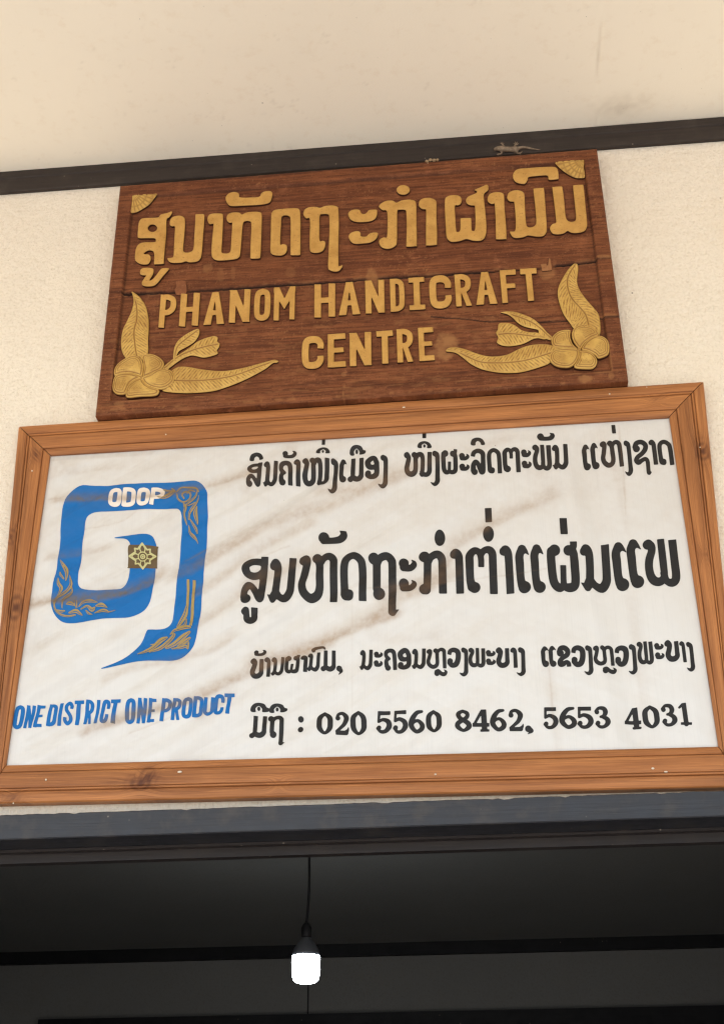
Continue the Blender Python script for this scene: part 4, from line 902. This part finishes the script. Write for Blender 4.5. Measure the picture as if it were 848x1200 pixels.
line('printed_word', [('bo', 292.8, 309, 771.5, 794.8), ('mai_tho', 297.5, 311.9, 761.5, 768.9), ('aa', 309.8, 316.8, 770.5, 793.2), ('no', 316.4, 333.2, 769.6, 792.2), ('pho_f', 333.4, 351.7, 767, 790.5), ('aa', 352.2, 360.8, 768, 788.7), ('no', 359.3, 375.7, 765.6, 788), ('ok', 364.7, 381.6, 757.4, 764.9), ('mo', 376, 393.4, 763.6, 787.2), ('comma', 394, 401.3, 780, 790.6),
 ('no', 420.6, 436.6, 761.2, 785.8), ('a_vis', 437.9, 448.3, 763.8, 781.5), ('kho', 450, 464.9, 760.6, 785.5), ('o', 465.9, 481.6, 760.2, 785.1), ('no', 481.7, 498.6, 760, 785.1), ('ho', 499.5, 522.9, 759.8, 784.5), ('lo_low', 508.8, 523.9, 784.6, 792.6), ('wo', 523.9, 539.4, 760.1, 782.9), ('ngo', 537.9, 548.3, 759.8, 793.2), ('pho', 548.6, 568.5, 759.8, 783), ('a_vis', 569, 580.4, 762.3, 779.8), ('bo', 580.7, 596.7, 758.9, 782.4), ('aa', 597.7, 606.3, 759.2, 782.6), ('ngo', 604.8, 615.5, 758.8, 792.8),
 ('e', 633.5, 643, 758.2, 782.4), ('e', 642.4, 651.6, 757.8, 782.2), ('kho_s', 652, 669, 757.3, 782.1), ('wo', 668.9, 685.5, 757, 782.1), ('ngo', 684.2, 694.9, 756.7, 791.4), ('ho', 694.5, 720.1, 756.3, 780.6), ('lo_low', 706, 722.4, 781.5, 789.4), ('wo', 720.2, 736.5, 755.6, 780.2), ('ngo', 736.3, 746.6, 755.3, 790.1), ('pho', 745.5, 765.7, 752.3, 779.2), ('a_vis', 766, 778, 754.6, 773.2), ('bo', 777.9, 795.8, 751.4, 776.2), ('aa', 795.2, 804.2, 752.7, 777.3), ('ngo', 803.2, 813.9, 753.3, 788)], h=.6, cuts=(10, 24))
dg = lambda s, L: [(c,)+q for c, q in zip(s, L)]
line('printed_word', [('mo', 292, 312.8, 839, 865.3), ('uee', 293.6, 316, 824.8, 835.2), ('tho', 314, 334, 838.4, 874.2), ('uee', 315, 336.6, 824.3, 835.1), ('colon', 348.9, 356, 840, 859.2)] + dg('020', [(371.2, 390.2, 835, 862), (391.3, 408.9, 835, 861.7), (410.7, 429.3, 834.4, 861.5)])
 + dg('5560', [(440.6, 458.8, 833.4, 859.7), (460.2, 477.6, 832.7, 859.4), (478.8, 497, 832.5, 859.2), (498.9, 517.3, 832.2, 858.9)]) + dg('8462', [(533.8, 551.9, 832.2, 858.5), (553.4, 573.2, 832.2, 858.3), (574.3, 592.7, 831.3, 857.8), (594.6, 613.4, 831.2, 857.1)]) + [('comma', 615, 624.7, 850.8, 860.8)]
 + dg('5653', [(636.5, 653.8, 829.6, 855.2), (655.4, 675, 829.4, 855.2), (676, 695, 828.7, 854.7), (696, 714.9, 828.4, 854.1)]) + dg('4031', [(731.8, 751.5, 829.1, 854), (752.5, 772.1, 827.2, 854.1), (773.8, 793, 826, 852.2), (794, 810.2, 825, 852.2)]), cuts=(4, 5, 8, 12, 17, 21))
BL = [('O', 15.2, 29, 826.8, 854.9), ('N', 27.3, 42, 826.8, 854), ('E', 39.2, 52.9, 826, 853.2), ('D', 54.2, 68.2, 825.3, 851.6), ('J', 67.0, 75.2, 824.5, 850.7), ('S', 74.2, 87.0, 822.8, 850), ('T', 87.4, 99.3, 821.8, 850), ('R', 97.8, 110.7, 821, 849.6), ('J', 110.4, 118.2, 821, 849.2), ('C', 117.6, 129.6, 820.2, 849), ('T', 130, 141.9, 819.9, 848.4),
 ('O', 146.5, 159.4, 819.5, 848), ('N', 159.2, 173, 819, 847.4), ('E', 171.6, 183.3, 818.6, 846.9), ('P', 186.8, 201.3, 818, 845.5), ('R', 199.9, 212.8, 817.7, 844.2), ('O', 212.8, 226, 817, 842.5), ('D', 224.9, 238.5, 816.3, 840.7), ('U', 238, 251.8, 815.4, 839.3), ('C', 250.3, 263.3, 813.8, 838.9), ('T', 263, 274.9, 812.7, 838)]
bsh = [xform(place(LATIN[c], a, b, y0, y1, False, .045), lambda q: q, 1.02) for c, a, b, y0, y1 in BL]
for i, j in ((0, 3), (3, 11), (11, 14), (14, 21)): flat_print('printed_word', bsh[i:j], YB, m_blue, banner, .45, surf, dirt_shade=dirt_shade)
# --- blue spiral emblem
LG = (40, 550, 3.855)
em_sh = parse('P (125,250)(128,180)(150,125)(205,76)(280,75)(420,73)(560,65)(690,53)(745,58)(775,90)(785,140)(780,300)(765,500)(745,700)(730,780)(700,830)(650,862)(560,868)(450,875)(380,885)(295,898)(370,868)(430,835)(480,785)(508,732)(525,724)(580,720)(615,700)(630,660)(640,560)(655,430)(668,250)(668,210)(655,185)(630,178)(540,180)(420,185)(300,195)(255,210)(235,235)(225,290)(215,370)(208,440)(200,510)(208,535)(230,545)(280,548)(370,540)(400,530)(420,505)(430,470)(435,400)(438,350)(425,325)(400,313)(356,308)(420,300)(500,297)(535,308)(550,335)(555,370)(548,450)(535,560)(520,610)(490,645)(440,668)(380,675)(280,680)(190,690)(130,688)(95,660)(78,610)(82,560)(100,450)(115,370)', *LG)
emblem = flat_print('emblem', [em_sh], YB, m_blue, fr, .8, surf, dirt_shade=dirt_shade)
def eprint(name, shapes, mat, off, h=.5): return flat_print(name, shapes, YB, mat, emblem, h, surf, off, dirt_shade)
OD = [('O', 127.8, 143.4, 573.8, 594.2), ('D', 142.6, 159.5, 573.4, 593.8), ('O', 160.4, 175.9, 572.9, 592.6), ('P', 175.3, 192.9, 572.4, 592.2)]
eprint('emblem_letters', [xform(place(LATIN[c], a, b, y0, y1, False, .07), lambda q: q, 1.10) for c, a, b, y0, y1 in OD], m_wprint, .0014)
eprint('medallion', [parse('P (430,352)(460,348)(556,350)(559,362)(555,440)(548,447)(430,447)(424,440)(427,400)', *LG)], m_brown, .0010)
# flower of the medallion
cx, cy, sc = 40+492/3.855, 550+397/3.855, 3.855
fl = []
def ringp(pts, r): return (False, ['s', np.array([(cx+x/sc, cy+y/sc, r/sc) for x, y in pts]), False, False])
dia = [(0, -55), (20, -30), (34, -32), (32, -18), (60, 0), (32, 18), (34, 32), (20, 30), (0, 55), (-20, 30), (-34, 32), (-32, 18), (-60, 0), (-32, -18), (-34, -32), (-20, -30), (0, -55)]
fl.append([ringp(dia[i:i+2], 3.2) for i in range(16)])
t = np.linspace(0, 2*np.pi, 17)
fl.append([ringp([(9*math.cos(a), 9*math.sin(a)) for a in t], 2.6)])
fl.append([ringp([(20*math.cos(a), 20*math.sin(a)) for a in t], 2.2)])
for a in (0, 90, 180, 270):
    ca, sa = math.cos(R(a)), math.sin(R(a))
    fl.append([ringp([(x*ca-y*sa, x*sa+y*ca) for x, y in ((20, -8), (34, -11), (48, 0), (34, 11), (20, 8))], 2.4)])
fl.append([(False, ['e', cx, cy, 4.5/sc, 4.5/sc])])
eprint('medallion_flower', fl, m_pale, .0022, .35)
O1 = (50, 645, 7.709); O2 = (140, 555, 7.709); O3 = (110, 670, 6.057)
ORN = [(O1, '(160,90,3)(185,130,13)(215,180,16)(225,230,12)(215,280,5);(158,200,5)(165,225,9)(195,265,7);(145,260,4)(150,310,13)(172,345,14)(160,385,9)(140,420,5);(250,235,3)(262,310,11)(235,360,12)(190,400,12)(130,440,9)(112,490,6);(265,330,4)(268,380,8)(240,415,12)(195,450,9)(180,500,6)(180,530,3);(105,470,7)(118,540,7)(160,580,8)(220,592,7)(290,580,6);(130,545,4)(170,555,9)(200,550,5);(220,495,4)(255,485,15)(290,500,7);(240,565,6)(300,547,14)(330,565,11)(355,582,3);(312,460,4)(312,520,4);(330,510,4)(370,470,10)(430,455,12)(490,465,4);(345,530,4)(400,500,8)(440,530,16)(465,510,6);(390,540,6)(410,562,9)(445,576,3);(480,495,6)(530,485,16)(583,515,3);(470,560,5)(530,540,14)(570,547,13)(600,562,6)(662,553,3);(185,135,3)(195,180,3);(290,460,3)(300,520,3)'),
 (O2, '(345,215,4)(390,226,9)(440,205,16)(490,170,10)(505,160,4);(400,150,6)(450,165,9)(500,165,5);(470,135,3)(490,155,7)(510,175,3);(520,170,4)(560,135,5)(620,130,6)(690,130,6)(712,160,5);(520,190,5)(530,230,7)(580,255,7)(630,230,7)(640,180,7)(600,165,6)(565,190,6)(580,220,6);(700,150,4)(690,200,9)(660,240,11)(620,270,9)(590,300,9);(580,270,6)(600,320,12)(590,380,8)(605,450,6)(612,470,2);(715,200,3)(710,260,7)(670,320,12)(640,370,9)(630,420,6);(705,310,4)(690,370,16)(700,430,9)(705,460,3);(640,420,4)(660,450,8)(690,500,11)(702,542,4);(625,470,4)(635,530,9)(670,570,13)(695,600,6)(706,630,2);(610,180,3)(640,150,4)(680,160,4);(620,300,4)(650,290,6)(690,270,3)'),
 (O3, '|(672,62,8)(665,250,8)|;|(715,66,9)(690,390,9)|;(665,245,8)(650,300,13)(620,350,13)(595,390,8);(655,335,4)(645,380,9)(600,400,7);(312,588,3)(370,570,10)(430,538,14)(480,492,17)(520,475,8);(400,577,5)(470,556,11)(530,512,13)(570,462,11)(560,440,6);(545,450,4)(570,420,9)(620,405,13)(655,398,15)(685,402,8);(520,552,7)(580,522,13)(640,472,16)(682,440,9);(600,542,6)(650,505,11)(685,482,7);(560,556,4)(620,548,7)(655,537,9)(668,555,3);(640,522,5)(672,510,7)(671,550,4);(405,520,3)(440,515,4)(470,480,3)')]
def engraved(sh):
    out = list(sh)
    for cut, p in sh:
        if p[0] == 's' and len(p[1]) > 2 and p[1][:, 2].max() > .9:
            q = p[1].copy(); t = np.gradient(q[:, :2], axis=0); t /= np.linalg.norm(t, axis=1)[:, None]+1e-9
            q[:, 0] += -t[:, 1]*q[:, 2]*.25; q[:, 1] += t[:, 0]*q[:, 2]*.25; q[:, 2] = np.minimum(q[:, 2]*.22, .38); out.append((True, ['s', q, False, False]))
    return out
for rg, tx in ORN: eprint('ornament', [engraved(xform([pr], lambda q: q, 1.15)) for pr in parse(tx, *rg)], m_gprint, .0016, .45)

# ------------------------------------------------------------------ hanging bulb
YL = 4.1
bc = unproj([(358, 1153)], YL)[0]; top = unproj([(362.3, 1000)], YL)[0]
bulb = root('pendant_bulb', tuple(bc)); tag(bulb, 'lit white cylindrical bulb hanging on a black cord inside the dark doorway', 'light bulb')
lm = M('bulb_diffuser', .4, .4); lm.col((.9, .9, .9, 1)); lm.b.inputs['Emission Color'].default_value = (.86, .96, 1.0, 1); lm.b.inputs['Emission Strength'].default_value = 14.0
hm = M('bulb_housing', .45, .5); hm.col(lin(92, 95, 100)); hs = M('cord_rubber', .6, .4); hs.col(lin(26, 26, 28))
def lathe(name, prof, c, mat, parent, n=32):
    V = [(c[0]+r*math.cos(2*math.pi*k/n), c[1]+r*math.sin(2*math.pi*k/n), c[2]+z) for r, z in prof for k in range(n)]
    Fc = [(i*n+k, i*n+(k+1) % n, (i+1)*n+(k+1) % n, (i+1)*n+k) for i in range(len(prof)-1) for k in range(n)]
    Fc += [tuple(range(n))[::-1], tuple(range((len(prof)-1)*n, len(prof)*n))]
    return mesh_obj(name, V, Fc, mat, parent, smooth=True)
r = .0433
lathe('diffuser', [(.001, .0), (r*.45, .0008), (r*.72, .004), (r*.88, .011), (r*.96, .022), (r, .040), (r, .078), (r*.985, .0805)], bc, lm.m, bulb)
lathe('housing', [(r*.995, .0808), (r*.99, .090), (r*.86, .104), (r*.62, .120), (r*.42, .130), (r*.34, .136)], bc, hm.m, bulb)
lathe('socket', [(.013, .1362), (.0155, .139), (.0165, .150), (.0165, .166), (.011, .176), (.006, .182)], bc, hs.m, bulb)
n = 24; zt_ = ROOMZ
path = [(bc[0]+(.004*math.sin(k/n*5))+.012*(k/n)**1.5, bc[1], bc[2]+.18+(zt_-bc[2]-.18)*k/n) for k in range(n+1)]
V = [(p[0]+.0042*math.cos(2*math.pi*q/8), p[1]+.0042*math.sin(2*math.pi*q/8), p[2]) for p in path for q in range(8)]
Fc = [(i*8+q, i*8+(q+1) % 8, (i+1)*8+(q+1) % 8, (i+1)*8+q) for i in range(n) for q in range(8)]
mesh_obj('cord', V, Fc, hs.m, bulb, smooth=True)

# ------------------------------------------------------------------ gecko
gm = M('gecko_skin', .7, .3)
d_, _c = gm.voro(700); nn = gm.noise(120, 4)
gm.col(gm.mix(gm.rng(nn, .35, .7), lin(150, 130, 108), lin(100, 84, 68))); gm.bump(d_, .4, .0006)
GR = (560, 150, 9.422); YG = D-.0125
sk = []; ed = []
def chain(pts, parent=None):
    ids = []
    for x, y, rr, lift in pts:
        p = unproj([(GR[0]+x/GR[2], GR[1]+y/GR[2])], YG)[0]; rad = rr/GR[2]*.00183
        sk.append(((p[0], YG-lift*.001-rad*.55, p[2]), rad)); ids.append(len(sk)-1)
    if parent is not None: ed.append((parent, ids[0]))
    for a, b in zip(ids, ids[1:]): ed.append((a, b))
    return ids
sp = chain([(172, 242, 15, 1.0), (195, 241, 25, 1.5), (222, 240, 30, 2), (255, 243, 22, 1.5), (290, 246, 30, 1.5), (335, 249, 34, 1.5), (380, 249, 33, 1.5), (420, 246, 26, 1.2), (455, 226, 20, .8), (500, 216, 17, .5), (550, 222, 14, .3), (610, 233, 11, .2), (655, 239, 7, .2), (692, 241, 3.5, .2)])
for base, knee, foot, toes in ((3, (296, 212), (268, 182), [(245, 165), (256, 158), (270, 156), (286, 168)]), (3, (262, 284), (235, 290), [(204, 288), (212, 298), (222, 280)]),
                               (7, (398, 206), (416, 184), [(390, 166), (408, 148), (430, 152), (448, 166), (444, 186)]), (7, (432, 286), (455, 276), [(488, 258), (484, 272), (470, 288)])):
    k = chain([(*knee, 12, .6), (*foot, 8, .2)], sp[base])
    for tx, ty in toes: chain([((foot[0]+tx)/2, (foot[1]+ty)/2, 5, .1), (tx, ty, 5.5, .1)], k[-1])
gv = np.array([v for v, _ in sk]); org = np.array([gv[:, 0].mean(), YG, gv[:, 2].min()])
me = bpy.data.meshes.new('gecko'); me.from_pydata([tuple(v) for v in gv-org], ed, []); me.materials.append(gm.m)
go = bpy.data.objects.new('gecko', me); COL.objects.link(go); go.location = tuple(org)
md = go.modifiers.new('skin', 'SKIN'); md.use_smooth_shade = True
if not me.skin_vertices: me.attributes.new('skin', 'FLOAT', 'POINT') if False else None
bpy.context.view_layer.objects.active = go
if not me.skin_vertices:
    bpy.ops.mesh.customdata_skin_add()
for i, (_, rad) in enumerate(sk):
    me.skin_vertices[0].data[i].radius = (rad, rad)
    me.skin_vertices[0].data[i].use_root = (i == sp[5])
ss = go.modifiers.new('sub', 'SUBSURF'); ss.levels = 2; ss.render_levels = 2
tag(go, 'small grey-brown gecko clinging to the dark cornice above the carved sign', 'gecko')

# ------------------------------------------------------------------ crumb of mud on the carved sign
cm = M('dry_mud', .95, .1); cm.col(cm.mix(cm.noise(220, 4), lin(196, 170, 132), lin(128, 102, 76))); cm.bump(cm.noise(400, 3), .5, .001)
V, Fc = [], []
for x, y, rx, rz in ((500, 188.2, .0045, .0026), (504, 186.8, .0042, .0030), (508.5, 187.2, .0050, .0022), (512.5, 186.6, .0030, .0022), (501, 191, .0016, .0016)):
    c = unproj([(x, y)], YF)[0]; n0 = len(V); a, b = 7, 10
    for i in range(a+1):
        for k in range(b):
            th, ph = math.pi*i/a, 2*math.pi*k/b; q = 1+.5*(random.random()-.5)
            V.append((c[0]+rx*q*math.sin(th)*math.cos(ph), c[1]+.001+.004*q*math.sin(th)*math.sin(ph), c[2]+rz*q*math.cos(th)))
    Fc += [(n0+i*b+k, n0+(i+1)*b+k, n0+(i+1)*b+(k+1) % b, n0+i*b+(k+1) % b) for i in range(a) for k in range(b)]
o = mesh_obj('mud_clump', V, Fc, cm.m); tag(o, 'pale crumb of dried mud on the top edge of the carved sign', 'mud')
